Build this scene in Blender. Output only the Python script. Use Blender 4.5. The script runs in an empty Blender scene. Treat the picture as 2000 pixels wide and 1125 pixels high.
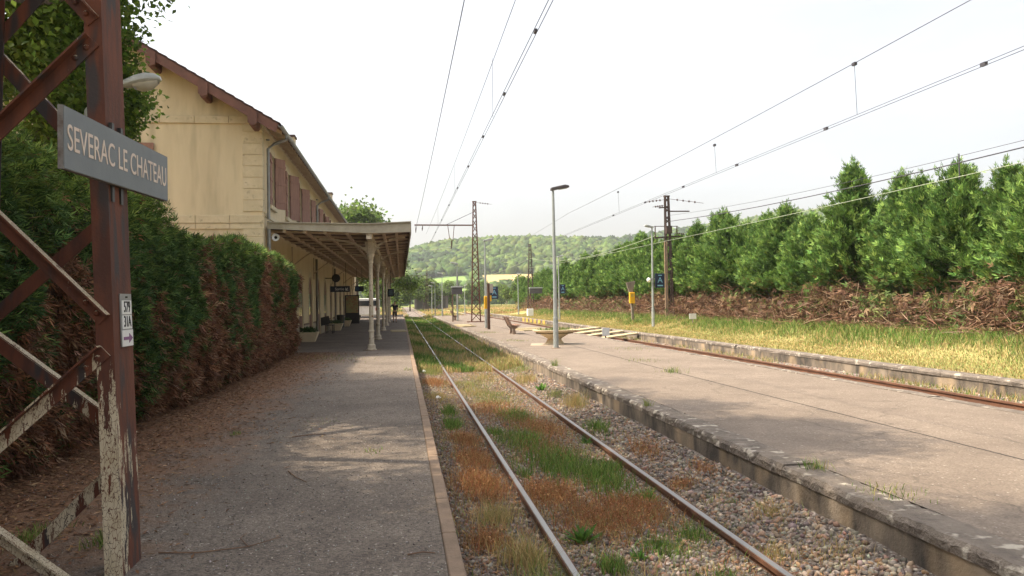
import bpy, math, random
import numpy as np
from mathutils import Vector, Matrix
rnd = random.Random(7); RG = np.random.default_rng(7)
R = math.radians
sc = bpy.context.scene
COL = sc.collection

# ------------------------------------------------------------------ camera, sky, sun, exposure
YAW, PITCH, ROLL, CAMZ = R(7.737), R(0.8625), R(0.9), 1.65
F_ = Vector((math.sin(YAW)*math.cos(PITCH), math.cos(YAW)*math.cos(PITCH), math.sin(PITCH)))
R_ = Vector((math.cos(YAW), -math.sin(YAW), 0)); U_ = R_.cross(F_)
Rc = R_*math.cos(ROLL) - U_*math.sin(ROLL); Uc = R_*math.sin(ROLL) + U_*math.cos(ROLL)
cam_d = bpy.data.cameras.new('camera'); cam = bpy.data.objects.new('camera', cam_d); COL.objects.link(cam)
cam.matrix_world = Matrix(((Rc.x, Uc.x, -F_.x, 0), (Rc.y, Uc.y, -F_.y, 0), (Rc.z, Uc.z, -F_.z, CAMZ), (0, 0, 0, 1)))
cam_d.sensor_width = 36; cam_d.lens = 28.8; cam_d.clip_start = .1; cam_d.clip_end = 6000
sc.camera = cam
SUN_EL, SUN_AZ = R(54), R(-84)          # azimuth from +Y towards +X: the sun stands on the left, a little ahead
w = bpy.data.worlds.new('World'); sc.world = w; w.use_nodes = True
nt = w.node_tree; nt.nodes.clear()
sky = nt.nodes.new('ShaderNodeTexSky'); sky.sky_type = 'NISHITA'; sky.sun_disc = False
sky.sun_elevation = SUN_EL; sky.sun_rotation = SUN_AZ; sky.air_density = 1.0; sky.dust_density = 6.0; sky.ozone_density = 1.0
hs = nt.nodes.new('ShaderNodeHueSaturation'); hs.inputs['Saturation'].default_value = .30
bg = nt.nodes.new('ShaderNodeBackground'); bg.inputs['Strength'].default_value = .147
wo = nt.nodes.new('ShaderNodeOutputWorld')
nt.links.new(sky.outputs[0], hs.inputs['Color']); # a thin veil of high cloud over the whole sky
tcw = nt.nodes.new('ShaderNodeTexCoord'); mpw = nt.nodes.new('ShaderNodeMapping'); mpw.inputs['Scale'].default_value = (1.2, 1.2, 4.5)
nw = nt.nodes.new('ShaderNodeTexNoise'); nw.inputs['Scale'].default_value = 1.6; nw.inputs['Detail'].default_value = 7; nw.inputs['Roughness'].default_value = .6
mrw = nt.nodes.new('ShaderNodeMapRange'); mrw.inputs['From Min'].default_value = .38; mrw.inputs['From Max'].default_value = .68; mrw.inputs['To Min'].default_value = .94; mrw.inputs['To Max'].default_value = 1.10
mlw = nt.nodes.new('ShaderNodeVectorMath'); mlw.operation = 'SCALE'
nt.links.new(tcw.outputs['Generated'], mpw.inputs[0]); nt.links.new(mpw.outputs[0], nw.inputs['Vector']); nt.links.new(nw.outputs['Fac'], mrw.inputs['Value'])
nt.links.new(hs.outputs[0], mlw.inputs[0]); nt.links.new(mrw.outputs[0], mlw.inputs['Scale']); nt.links.new(mlw.outputs[0], bg.inputs['Color']); nt.links.new(bg.outputs[0], wo.inputs['Surface'])
sun_d = bpy.data.lights.new('sun', 'SUN'); sun_d.energy = 3.4; sun_d.angle = R(.55); sun_d.color = (1, .87, .68)
sun = bpy.data.objects.new('sun', sun_d); COL.objects.link(sun)
sdir = Vector((math.cos(SUN_EL)*math.sin(SUN_AZ), math.cos(SUN_EL)*math.cos(SUN_AZ), math.sin(SUN_EL)))
sun.rotation_euler = sdir.to_track_quat('Z', 'Y').to_euler(); sun.location = (-20, 0, 30)
vs = sc.view_settings; vs.view_transform = 'Standard'; vs.look = 'None'; vs.exposure = 1.3; vs.gamma = 1; vs.use_curve_mapping = False
sc.cycles.max_bounces = 6; sc.cycles.transparent_max_bounces = 8; sc.cycles.volume_bounces = 0

# ------------------------------------------------------------------ materials
MATS = {}
def mat(name, c1, c2=None, scale=6., rough=.85, bump=.15, bscale=None, metal=0., detail=5., stretch=(1, 1, 1), lo=.35, hi=.65, c3=None, s3=40., lo3=.6, hi3=.66, spec=.3, bdist=.02):
    if name in MATS: return MATS[name]
    m = bpy.data.materials.new(name); m.use_nodes = True; t = m.node_tree; b = t.nodes['Principled BSDF']
    b.inputs['Roughness'].default_value = rough; b.inputs['Metallic'].default_value = metal; b.inputs['Specular IOR Level'].default_value = spec
    tc = t.nodes.new('ShaderNodeTexCoord'); mp = t.nodes.new('ShaderNodeMapping'); mp.inputs['Scale'].default_value = stretch
    t.links.new(tc.outputs['Object'], mp.inputs['Vector'])
    def noise(s, d=detail, src=mp):
        n = t.nodes.new('ShaderNodeTexNoise'); n.inputs['Scale'].default_value = s; n.inputs['Detail'].default_value = d; n.inputs['Roughness'].default_value = .65
        t.links.new(src.outputs[0] if src is mp else src.outputs['Object'], n.inputs['Vector']); return n
    def ramp(n, a, bb):
        r = t.nodes.new('ShaderNodeMapRange'); r.inputs['From Min'].default_value = a; r.inputs['From Max'].default_value = bb
        t.links.new(n.outputs['Fac'], r.inputs['Value']); return r
    def mix(fac, a, bcol):
        x = t.nodes.new('ShaderNodeMix'); x.data_type = 'RGBA'
        t.links.new(fac.outputs[0], x.inputs[0])
        if isinstance(a, tuple): x.inputs[6].default_value = (*a, 1)
        else: t.links.new(a, x.inputs[6])
        x.inputs[7].default_value = (*bcol, 1); return x.outputs[2]
    if c2 is None: c2 = tuple(v*.72 for v in c1)
    out = mix(ramp(noise(scale), lo, hi), c1, c2)
    if c3: out = mix(ramp(noise(s3, 2.), lo3, hi3), out, c3)
    t.links.new(out, b.inputs['Base Color'])
    if bump:
        bp = t.nodes.new('ShaderNodeBump'); bp.inputs['Strength'].default_value = bump; bp.inputs['Distance'].default_value = bdist
        t.links.new(noise(bscale or scale*6, 4., tc).outputs['Fac'], bp.inputs['Height']); t.links.new(bp.outputs[0], b.inputs['Normal'])
    MATS[name] = m; return m
def leafmat(name, trans=.35, rough=.6, spec=.25):
    if name in MATS: return MATS[name]
    m = bpy.data.materials.new(name); m.use_nodes = True; t = m.node_tree; b = t.nodes['Principled BSDF']
    at = t.nodes.new('ShaderNodeAttribute'); at.attribute_name = 'Col'
    t.links.new(at.outputs['Color'], b.inputs['Base Color']); b.inputs['Roughness'].default_value = rough; b.inputs['Specular IOR Level'].default_value = spec
    if trans:
        tr = t.nodes.new('ShaderNodeBsdfTranslucent'); mx = t.nodes.new('ShaderNodeMixShader'); mx.inputs[0].default_value = trans
        t.links.new(at.outputs['Color'], tr.inputs['Color']); t.links.new(b.outputs[0], mx.inputs[1]); t.links.new(tr.outputs[0], mx.inputs[2])
        t.links.new(mx.outputs[0], t.nodes['Material Output'].inputs['Surface'])
    MATS[name] = m; return m
def glassmat(name, c=(.03, .035, .04), rough=.08):
    m = mat(name, c, tuple(v*1.3 for v in c), 2, rough, 0, spec=.6); return m
def asphalt(name, base, dark, pale, grain=58., crack=.5, gstr=.55):
    m = mat(name, base, dark, .7, .93, 0, lo=.36, hi=.64, c3=dark, s3=5., lo3=.52, hi3=.72)
    t = m.node_tree; b = t.nodes['Principled BSDF']; src = b.inputs['Base Color'].links[0].from_socket; tc = t.nodes.new('ShaderNodeTexCoord')
    vo = t.nodes.new('ShaderNodeTexVoronoi'); vo.inputs['Scale'].default_value = grain; t.links.new(tc.outputs['Object'], vo.inputs['Vector'])
    sp = t.nodes.new('ShaderNodeSeparateColor'); t.links.new(vo.outputs['Color'], sp.inputs[0])
    mr = t.nodes.new('ShaderNodeMapRange'); mr.inputs['To Min'].default_value = 1-gstr; mr.inputs['To Max'].default_value = 1+gstr; t.links.new(sp.outputs[0], mr.inputs['Value'])
    sc_ = t.nodes.new('ShaderNodeVectorMath'); sc_.operation = 'SCALE'; t.links.new(src, sc_.inputs[0]); t.links.new(mr.outputs[0], sc_.inputs['Scale'])
    pl = t.nodes.new('ShaderNodeMapRange'); pl.inputs['From Min'].default_value = .989; pl.inputs['From Max'].default_value = .992; t.links.new(sp.outputs[1], pl.inputs['Value'])   # pale chippings
    mx = t.nodes.new('ShaderNodeMix'); mx.data_type = 'RGBA'; t.links.new(pl.outputs[0], mx.inputs[0]); t.links.new(sc_.outputs[0], mx.inputs[6]); mx.inputs[7].default_value = (*pale, 1)
    # wandering hairline cracks
    wn = t.nodes.new('ShaderNodeTexNoise'); wn.inputs['Scale'].default_value = 1.7; wn.inputs['Detail'].default_value = 6; t.links.new(tc.outputs['Object'], wn.inputs['Vector'])
    ad = t.nodes.new('ShaderNodeVectorMath'); ad.operation = 'MULTIPLY_ADD'; ad.inputs[1].default_value = (.9, .9, 0); t.links.new(wn.outputs['Color'], ad.inputs[0]); t.links.new(tc.outputs['Object'], ad.inputs[2])
    v2 = t.nodes.new('ShaderNodeTexVoronoi'); v2.feature = 'DISTANCE_TO_EDGE'; v2.inputs['Scale'].default_value = .33; t.links.new(ad.outputs[0], v2.inputs['Vector'])
    ck = t.nodes.new('ShaderNodeMapRange'); ck.inputs['From Min'].default_value = .0025; ck.inputs['From Max'].default_value = .007; ck.inputs['To Min'].default_value = crack; ck.inputs['To Max'].default_value = 0; t.links.new(v2.outputs['Distance'], ck.inputs['Value'])
    m3 = t.nodes.new('ShaderNodeMix'); m3.data_type = 'RGBA'; t.links.new(ck.outputs[0], m3.inputs[0]); t.links.new(mx.outputs[2], m3.inputs[6]); m3.inputs[7].default_value = (.045, .038, .03, 1)
    t.links.new(m3.outputs[2], b.inputs['Base Color'])
    b1 = t.nodes.new('ShaderNodeBump'); b1.inputs['Strength'].default_value = .8; b1.inputs['Distance'].default_value = .008; t.links.new(vo.outputs['Distance'], b1.inputs['Height']); b1.invert = True
    t.links.new(b1.outputs[0], b.inputs['Normal']); return m
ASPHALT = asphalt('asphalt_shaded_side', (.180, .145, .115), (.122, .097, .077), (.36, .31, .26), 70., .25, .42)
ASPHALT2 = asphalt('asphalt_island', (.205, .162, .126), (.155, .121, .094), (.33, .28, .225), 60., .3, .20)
KERB = mat('kerb_concrete', (.25, .175, .12), (.18, .125, .085), 5, .9, .4, 40)
COPE = mat('coping_concrete', (.21, .172, .138), (.125, .102, .083), 3.5, .92, 1., 26, c3=(.42, .37, .30), s3=5, lo3=.57, hi3=.66, bdist=.04)
WALLC = mat('stained_concrete', (.24, .19, .14), (.055, .046, .038), 2.0, .92, .6, 30, stretch=(1, .9, .42), lo=.34, hi=.62, c3=(.36, .26, .16), s3=1.5, lo3=.52, hi3=.72)
BALLAST = mat('ballast_bed', (.17, .135, .11), (.11, .085, .07), 9, .95, 1., 45, c3=(.27, .24, .21), s3=38, lo3=.54, hi3=.6, bdist=.04)
SOIL = mat('dry_soil', (.24, .175, .11), (.17, .14, .07), .5, .95, .5, 12, c3=(.30, .23, .13), s3=3)
GRASSG = mat('grass_ground', (.22, .21, .075), (.30, .23, .11), .35, .95, .8, 16, c3=(.16, .19, .05), s3=2.2, lo3=.5, hi3=.68, bdist=.05)
PLASTER = mat('yellow_plaster', (.60, .505, .335), (.52, .43, .28), .9, .93, .18, 60, stretch=(1.6, 1, .3), c3=(.38, .32, .21), s3=1.4, lo3=.52, hi3=.82)
PLASTER2 = mat('front_plaster', (.62, .50, .32), (.54, .43, .265), 1.1, .93, .15, 60, stretch=(1, 1, .4))
STONE = mat('dressed_stone', (.58, .49, .33), (.48, .40, .26), 2.2, .9, .3, 35, c3=(.33, .28, .19), s3=6, lo3=.6, hi3=.75)
SHUT = mat('faded_red_wood', (.30, .165, .12), (.22, .12, .09), 5, .8, .2, 60, stretch=(3, 3, .4))
DOORW = mat('brown_door_wood', (.22, .12, .08), (.165, .09, .062), 4, .75, .2, 50, stretch=(3, 3, .5))
VERGE = mat('verge_red_paint', (.17, .082, .06), (.115, .058, .045), 4, .8, .2, 40)
TILE = mat('dark_roof_tile', (.13, .085, .07), (.085, .06, .052), 5, .85, .3, 30)
ZINC = mat('zinc', (.30, .30, .29), (.21, .21, .205), 4, .5, .1, 30, metal=.5)
CREAMP = mat('cream_paint', (.58, .50, .38), (.45, .38, .28), 5, .6, .2, 40, c3=(.20, .09, .045), s3=9, lo3=.63, hi3=.68)
FASCIA = mat('fascia_paint', (.40, .36, .28), (.31, .275, .21), 3, .75, .15, 40)
CANW = mat('canopy_wood', (.54, .42, .31), (.43, .32, .23), 4, .8, .2, 40)
CANB = mat('canopy_boards', (.19, .125, .09), (.12, .08, .058), 3, .85, .2, 50, stretch=(.4, 4, 1))
RUST = mat('rust_steel', (.115, .040, .022), (.062, .027, .019), 4, .82, .35, 35, c3=(.035, .026, .023), s3=3.4, lo3=.55, hi3=.66, bdist=.01)
RUST2 = mat('rust_red_mast', (.15, .062, .038), (.10, .045, .03), 4, .8, .2, 30)
RAILR = mat('rail_rust', (.15, .068, .036), (.09, .042, .026), 6, .8, .35, 50, stretch=(1, .4, 1))
RAILS = mat('rail_steel', (.31, .295, .275), (.23, .205, .18), 2, .36, 0, metal=.85, stretch=(3, .12, 1))
SLEEP = mat('sleeper_wood', (.13, .09, .065), (.08, .058, .045), 6, .9, .5, 40)
GREYP = mat('galvanised_post', (.33, .35, .33), (.27, .285, .27), 5, .5, .08, 40, metal=.2)
LAMPG = mat('lamp_grey', (.42, .43, .42), (.34, .35, .34), 5, .45, .05, 40)
LAMPB = mat('lamp_brown', (.10, .085, .085), (.08, .07, .07), 5, .5, .05, 40)
LENS = mat('lamp_lens', (.5, .48, .42), (.42, .40, .36), 3, .15, 0, spec=.6)
SIGNG = mat('sign_grey', (.155, .172, .18), (.135, .15, .158), 3, .55, .05, 30)
SIGNL = mat('sign_letters', (.66, .55, .46), (.58, .47, .40), 8, .6, 0)
SIGNE = mat('sign_edge_worn', (.10, .075, .06), (.2, .19, .18), 12, .8, .2, 40)
WHITE = mat('white_enamel', (.72, .72, .70), (.64, .63, .60), 5, .45, 0)
BLACK = mat('black_print', (.015, .015, .017), None, 5, .6, 0)
PURPLE = mat('faded_purple', (.24, .11, .22), (.20, .09, .19), 10, .6, 0)
NAVY = mat('navy_sign', (.012, .02, .05), (.01, .016, .04), 4, .35, 0, spec=.5)
BLUE = mat('blue_panel', (.02, .07, .17), (.015, .05, .13), 4, .35, 0, spec=.5)
TEAL = mat('pale_blue_print', (.20, .42, .52), (.17, .36, .46), 6, .5, 0)
YELLOW = mat('yellow_plastic', (.75, .42, .02), (.66, .36, .02), 4, .5, .03)
YELLOWP = mat('yellow_stripe_paint', (.56, .35, .06), (.40, .25, .06), 5, .8, .2)
BROWNPOST = mat('brown_post', (.12, .065, .04), (.085, .05, .035), 5, .75, .2, 40)
GREYWOOD = mat('weathered_wood', (.24, .20, .155), (.16, .13, .10), 5, .9, .3, 40, stretch=(2, 2, .3))
BOARD = mat('pale_board', (.46, .37, .22), (.36, .29, .17), 4, .85, .3, 40)
PLANTERC = mat('cream_concrete', (.68, .56, .37), (.60, .49, .32), 5, .85, .2, 60)
BENCHW = mat('bench_slat', (.30, .17, .11), (.22, .125, .085), 5, .7, .2, 40)
DARKM = mat('dark_metal', (.045, .042, .04), (.06, .055, .05), 5, .5, .1, 40, metal=.3)
WIREM = mat('wire_copper_dark', (.06, .055, .065), (.09, .085, .09), 5, .5, 0, metal=.4)
WIREP = mat('wire_pale', (.34, .37, .26), (.28, .31, .22), 5, .5, 0)
CERAM = mat('insulator_brown', (.07, .035, .025), None, 5, .3, 0, spec=.6)
BARK = mat('bark', (.13, .10, .075), (.08, .06, .048), 9, .95, .8, 25, stretch=(1, 1, .3), bdist=.04)
DEADW = mat('dead_wood', (.21, .125, .078), (.13, .078, .052), 9, .95, .3, 40)
GLASS = glassmat('window_dark')
LEAF = leafmat('leaf_broad', .55); NEEDLE = leafmat('leaf_conifer', .22, .7, .15); GRASS = leafmat('grass_blade', .3, .7, .15); STONEC = leafmat('stone_grain', 0, .9, .25)
FARLEAF = leafmat('far_leaf', .2, .9, .05); DRYBIT = leafmat('dry_litter', .1, .9, .1); TERR = leafmat('terrain_cover', 0, .95, .05)

def mast_paint():        # red-brown steel whose lowest metre and a half carries old flaking cream paint
    m = mat('flaking_mast_paint', (.150, .050, .026), (.072, .031, .022), 4, .8, .4, 35, stretch=(2., 2., .45), c3=(.050, .040, .038), s3=3.2, lo3=.53, hi3=.62, bdist=.008)
    t = m.node_tree; b = t.nodes['Principled BSDF']; src = b.inputs['Base Color'].links[0].from_socket
    geo = t.nodes.new('ShaderNodeNewGeometry'); sx = t.nodes.new('ShaderNodeSeparateXYZ'); t.links.new(geo.outputs['Position'], sx.inputs[0])
    h = t.nodes.new('ShaderNodeMapRange'); h.inputs['From Min'].default_value = .80; h.inputs['From Max'].default_value = 1.50; h.inputs['To Min'].default_value = .13; h.inputs['To Max'].default_value = -.16
    t.links.new(sx.outputs['Z'], h.inputs['Value'])
    n1 = t.nodes.new('ShaderNodeTexNoise'); n1.inputs['Scale'].default_value = 3.0; n1.inputs['Detail'].default_value = 6; n1.inputs['Roughness'].default_value = .7
    mp = t.nodes.new('ShaderNodeMapping'); mp.inputs['Scale'].default_value = (4.6, 4.6, .8); t.links.new(geo.outputs['Position'], mp.inputs[0]); t.links.new(mp.outputs[0], n1.inputs['Vector'])
    # the flange that faces -Y kept more of its coat than the web
    sn = t.nodes.new('ShaderNodeSeparateXYZ'); t.links.new(geo.outputs['True Normal'], sn.inputs[0])
    fn = t.nodes.new('ShaderNodeMath'); fn.operation = 'MULTIPLY_ADD'; fn.inputs[1].default_value = -.115; fn.inputs[2].default_value = -.115
    t.links.new(sn.outputs['Y'], fn.inputs[0])
    a1 = t.nodes.new('ShaderNodeMath'); a1.operation = 'ADD'; t.links.new(n1.outputs['Fac'], a1.inputs[0]); t.links.new(h.outputs[0], a1.inputs[1])
    a2 = t.nodes.new('ShaderNodeMath'); a2.operation = 'ADD'; t.links.new(a1.outputs[0], a2.inputs[0])
    by = t.nodes.new('ShaderNodeMapRange'); by.inputs['From Min'].default_value = 5.33; by.inputs['From Max'].default_value = 5.50; by.inputs['To Max'].default_value = -.10; t.links.new(sx.outputs['Y'], by.inputs['Value'])
    uz = t.nodes.new('ShaderNodeMapRange'); uz.inputs['From Min'].default_value = .45; uz.inputs['From Max'].default_value = .7; uz.inputs['To Max'].default_value = .42; t.links.new(sn.outputs['Z'], uz.inputs['Value'])   # upward flanges whitened in the colour, for sun on their old coat
    s1 = t.nodes.new('ShaderNodeMath'); s1.operation = 'ADD'; t.links.new(by.outputs[0], s1.inputs[0]); t.links.new(uz.outputs[0], s1.inputs[1])
    s2 = t.nodes.new('ShaderNodeMath'); s2.operation = 'ADD'; t.links.new(s1.outputs[0], s2.inputs[0]); t.links.new(fn.outputs[0], s2.inputs[1]); t.links.new(s2.outputs[0], a2.inputs[1])
    st = t.nodes.new('ShaderNodeMapRange'); st.inputs['From Min'].default_value = .50; st.inputs['From Max'].default_value = .515; t.links.new(a2.outputs[0], st.inputs['Value'])
    vo = t.nodes.new('ShaderNodeTexVoronoi'); vo.feature = 'DISTANCE_TO_EDGE'; vo.inputs['Scale'].default_value = 22
    mp2 = t.nodes.new('ShaderNodeMapping'); mp2.inputs['Scale'].default_value = (2.2, 2.2, 1.); t.links.new(geo.outputs['Position'], mp2.inputs[0])
    wn = t.nodes.new('ShaderNodeTexNoise'); wn.inputs['Scale'].default_value = 14; t.links.new(mp2.outputs[0], wn.inputs['Vector'])
    ad = t.nodes.new('ShaderNodeVectorMath'); ad.operation = 'MULTIPLY_ADD'; ad.inputs[1].default_value = (.12, .12, .12); t.links.new(wn.outputs['Color'], ad.inputs[0]); t.links.new(mp2.outputs[0], ad.inputs[2])
    t.links.new(ad.outputs[0], vo.inputs['Vector'])
    ck = t.nodes.new('ShaderNodeMapRange'); ck.inputs['From Min'].default_value = .012; ck.inputs['From Max'].default_value = .06; t.links.new(vo.outputs['Distance'], ck.inputs['Value'])
    ml = t.nodes.new('ShaderNodeMath'); ml.operation = 'MULTIPLY'; t.links.new(st.outputs[0], ml.inputs[0]); t.links.new(ck.outputs[0], ml.inputs[1])
    nz = t.nodes.new('ShaderNodeTexNoise'); nz.inputs['Scale'].default_value = 9; t.links.new(geo.outputs['Position'], nz.inputs['Vector'])
    cr = t.nodes.new('ShaderNodeMix'); cr.data_type = 'RGBA'; cr.inputs[6].default_value = (.62, .54, .40, 1); cr.inputs[7].default_value = (.42, .33, .20, 1); t.links.new(nz.outputs['Fac'], cr.inputs[0])
    mx = t.nodes.new('ShaderNodeMix'); mx.data_type = 'RGBA'; t.links.new(ml.outputs[0], mx.inputs[0]); t.links.new(src, mx.inputs[6]); t.links.new(cr.outputs[2], mx.inputs[7])
    t.links.new(mx.outputs[2], b.inputs['Base Color'])
    bp = t.nodes.new('ShaderNodeBump'); bp.inputs['Strength'].default_value = .6; bp.inputs['Distance'].default_value = .006
    old = b.inputs['Normal'].links[0].from_socket; t.links.new(ml.outputs[0], bp.inputs['Height']); t.links.new(old, bp.inputs['Normal']); t.links.new(bp.outputs[0], b.inputs['Normal'])
    return m
MASTP = mast_paint()
def add_litter_stain(m):                 # brown needle dirt trodden into the asphalt near the hedge
    t = m.node_tree; b = t.nodes['Principled BSDF']; src = b.inputs['Base Color'].links[0].from_socket
    tc = t.nodes.new('ShaderNodeTexCoord'); sp = t.nodes.new('ShaderNodeSeparateXYZ'); t.links.new(tc.outputs['Object'], sp.inputs[0])
    n = t.nodes.new('ShaderNodeTexNoise'); n.inputs['Scale'].default_value = 1.4; n.inputs['Detail'].default_value = 9; n.inputs['Roughness'].default_value = .72; t.links.new(tc.outputs['Object'], n.inputs['Vector'])
    a = t.nodes.new('ShaderNodeMath'); a.operation = 'MULTIPLY_ADD'; a.inputs[1].default_value = 3.2; t.links.new(n.outputs['Fac'], a.inputs[0]); t.links.new(sp.outputs['X'], a.inputs[2])
    r = t.nodes.new('ShaderNodeMapRange'); r.inputs['From Min'].default_value = -.05; r.inputs['From Max'].default_value = -1.2; t.links.new(a.outputs[0], r.inputs['Value'])
    y = t.nodes.new('ShaderNodeMapRange'); y.inputs['From Min'].default_value = 29; y.inputs['From Max'].default_value = 26.5; t.links.new(sp.outputs['Y'], y.inputs['Value'])
    ml = t.nodes.new('ShaderNodeMath'); ml.operation = 'MULTIPLY'; t.links.new(r.outputs[0], ml.inputs[0]); t.links.new(y.outputs[0], ml.inputs[1])
    x = t.nodes.new('ShaderNodeMix'); x.data_type = 'RGBA'; t.links.new(ml.outputs[0], x.inputs[0]); t.links.new(src, x.inputs[6]); x.inputs[7].default_value = (.20, .105, .056, 1)
    t.links.new(x.outputs[2], b.inputs['Base Color'])
add_litter_stain(ASPHALT)

# ------------------------------------------------------------------ builders
ORG = {}
def origin(p): return ORG.get(p.name, Vector((0, 0, 0))) if p else Vector((0, 0, 0))
def tag(o, label=None, cat=None, group=None, kind=None):
    if label: o['label'] = label
    if cat: o['category'] = cat
    if group: o['group'] = group
    if kind: o['kind'] = kind
    return o
def thing(name, loc, label, cat, group=None):
    o = bpy.data.objects.new(name, None); COL.objects.link(o); o.location = loc; o.empty_display_size = .2
    ORG[o.name] = Vector(loc); return tag(o, label, cat, group)
def link(name, me, m, parent=None, smooth=False):
    o = bpy.data.objects.new(name, me); COL.objects.link(o)
    if m: me.materials.append(m)
    if parent: o.parent = parent; ORG[o.name] = origin(parent)
    if smooth:
        me.polygons.foreach_set('use_smooth', np.ones(len(me.polygons), bool))
    return o
class MB:
    def __init__(s): s.v = []; s.f = []
    def add(s, vs_, fs):
        n = len(s.v); s.v += [tuple(p) for p in vs_]; s.f += [tuple(i+n for i in f) for f in fs]; return s
    def box(s, x0, x1, y0, y1, z0, z1):
        return s.add([(x0, y0, z0), (x1, y0, z0), (x1, y1, z0), (x0, y1, z0), (x0, y0, z1), (x1, y0, z1), (x1, y1, z1), (x0, y1, z1)],
                     [(0, 3, 2, 1), (4, 5, 6, 7), (0, 1, 5, 4), (1, 2, 6, 5), (2, 3, 7, 6), (3, 0, 4, 7)])
    def beam(s, a, b, w_, h_, up=(0, 0, 1)):
        a = Vector(a); b = Vector(b); d = (b-a).normalized(); sd = d.cross(Vector(up))
        if sd.length < 1e-4: sd = d.cross(Vector((0, 1, 0)))
        sd.normalize(); u = sd.cross(d); sd *= w_/2; u *= h_/2
        vs_ = [a-sd-u, a+sd-u, a+sd+u, a-sd+u, b-sd-u, b+sd-u, b+sd+u, b-sd+u]
        return s.add(vs_, [(0, 1, 2, 3), (7, 6, 5, 4), (0, 4, 5, 1), (1, 5, 6, 2), (2, 6, 7, 3), (3, 7, 4, 0)])
    def tube(s, pts, rad, n=8, caps=True):
        pts = [Vector(p) for p in pts]; rs = rad if isinstance(rad, (list, tuple)) else [rad]*len(pts); vs_ = []; fs = []
        for i, p in enumerate(pts):
            d = (pts[min(i+1, len(pts)-1)]-pts[max(i-1, 0)]).normalized()
            a = d.cross(Vector((0, 0, 1)) if abs(d.z) < .9 else Vector((0, 1, 0))).normalized(); b = d.cross(a)
            for k in range(n):
                t = 2*math.pi*k/n; vs_.append(p+(a*math.cos(t)+b*math.sin(t))*rs[i])
        for i in range(len(pts)-1):
            for k in range(n): fs.append((i*n+k, i*n+(k+1) % n, (i+1)*n+(k+1) % n, (i+1)*n+k))
        if caps: fs += [tuple(range(n-1, -1, -1)), tuple((len(pts)-1)*n+k for k in range(n))]
        return s.add(vs_, fs)
    def lathe(s, c, prof, n=16):
        vs_ = []; fs = []
        for r, z in prof:
            for k in range(n): t = 2*math.pi*k/n; vs_.append((c[0]+r*math.cos(t), c[1]+r*math.sin(t), c[2]+z))
        for i in range(len(prof)-1):
            for k in range(n): fs.append((i*n+k, i*n+(k+1) % n, (i+1)*n+(k+1) % n, (i+1)*n+k))
        fs += [tuple(range(n-1, -1, -1)), tuple((len(prof)-1)*n+k for k in range(n))]
        return s.add(vs_, fs)
    def prism(s, poly, a, b, axis='x'):      # polygon in the two other axes, extruded from a to b
        n = len(poly)
        mk = (lambda p, t: (t, p[0], p[1])) if axis == 'x' else (lambda p, t: (p[0], t, p[1])) if axis == 'y' else (lambda p, t: (p[0], p[1], t))
        vs_ = [mk(p, a) for p in poly]+[mk(p, b) for p in poly]
        fs = [tuple(range(n-1, -1, -1)), tuple(range(n, 2*n))]+[(i, (i+1) % n, n+(i+1) % n, n+i) for i in range(n)]
        return s.add(vs_, fs)
    def build(s, name, m, parent=None, smooth=False, bevel=0):
        o = origin(parent); me = bpy.data.meshes.new(name); me.from_pydata([(p[0]-o.x, p[1]-o.y, p[2]-o.z) for p in s.v], [], s.f)
        import bmesh
        bm = bmesh.new(); bm.from_mesh(me); bmesh.ops.recalc_face_normals(bm, faces=bm.faces)
        if bevel: bmesh.ops.bevel(bm, geom=bm.edges[:], offset=bevel, segments=1, affect='EDGES')
        bm.to_mesh(me); bm.free()
        ob = link(name, me, m, parent)
        if smooth:
            me.polygons.foreach_set('use_smooth', np.ones(len(me.polygons), bool)); me.set_sharp_from_angle(angle=R(40))
        return ob
def trimesh(name, V, T, C, m, parent=None):
    me = bpy.data.meshes.new(name); V = np.asarray(V, np.float32); T = np.asarray(T, np.int32)
    if parent: V = V-np.array(origin(parent), np.float32)
    me.vertices.add(len(V)); me.vertices.foreach_set('co', V.ravel())
    me.loops.add(T.size); me.loops.foreach_set('vertex_index', T.ravel())
    me.polygons.add(len(T)); me.polygons.foreach_set('loop_start', np.arange(0, T.size, 3, dtype=np.int32)); me.polygons.foreach_set('loop_total', np.full(len(T), 3, np.int32))
    me.update(calc_edges=True)
    if C is not None:
        a = me.attributes.new('Col', 'FLOAT_COLOR', 'POINT'); a.data.foreach_set('color', np.concatenate([C, np.ones((len(C), 1))], 1).astype(np.float32).ravel())
    return link(name, me, m, parent)
def copy_tree(o, loc, rz=0., scl=1., parent=None):
    def rec(a, p):
        c = a.copy(); COL.objects.link(c); c.parent = p
        for ch in list(a.children): rec(ch, c)
        return c
    c = rec(o, parent); c.location = loc; c.rotation_euler = (0, 0, rz); c.scale = (scl,)*3 if not isinstance(scl, tuple) else scl
    ORG[c.name] = Vector(loc); return c
def unit(a): return a/np.maximum(np.linalg.norm(a, axis=1, keepdims=True), 1e-9)
def leaves(P, D, N, L, Wd, C):           # folded leaf: base, left, tip, right
    D = unit(D); S = unit(np.cross(D, N)); N = np.cross(S, D); L = L[:, None]; Wd = Wd[:, None]
    V = np.stack([P, P+D*L*.45+S*Wd*.5+N*Wd*.18, P+D*L, P+D*L*.45-S*Wd*.5+N*Wd*.18], 1).reshape(-1, 3)
    b = np.arange(len(P))[:, None]*4
    T = np.concatenate([b+[0, 1, 2], b+[0, 2, 3]], 0); return V, T, np.repeat(C, 4, 0)
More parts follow.
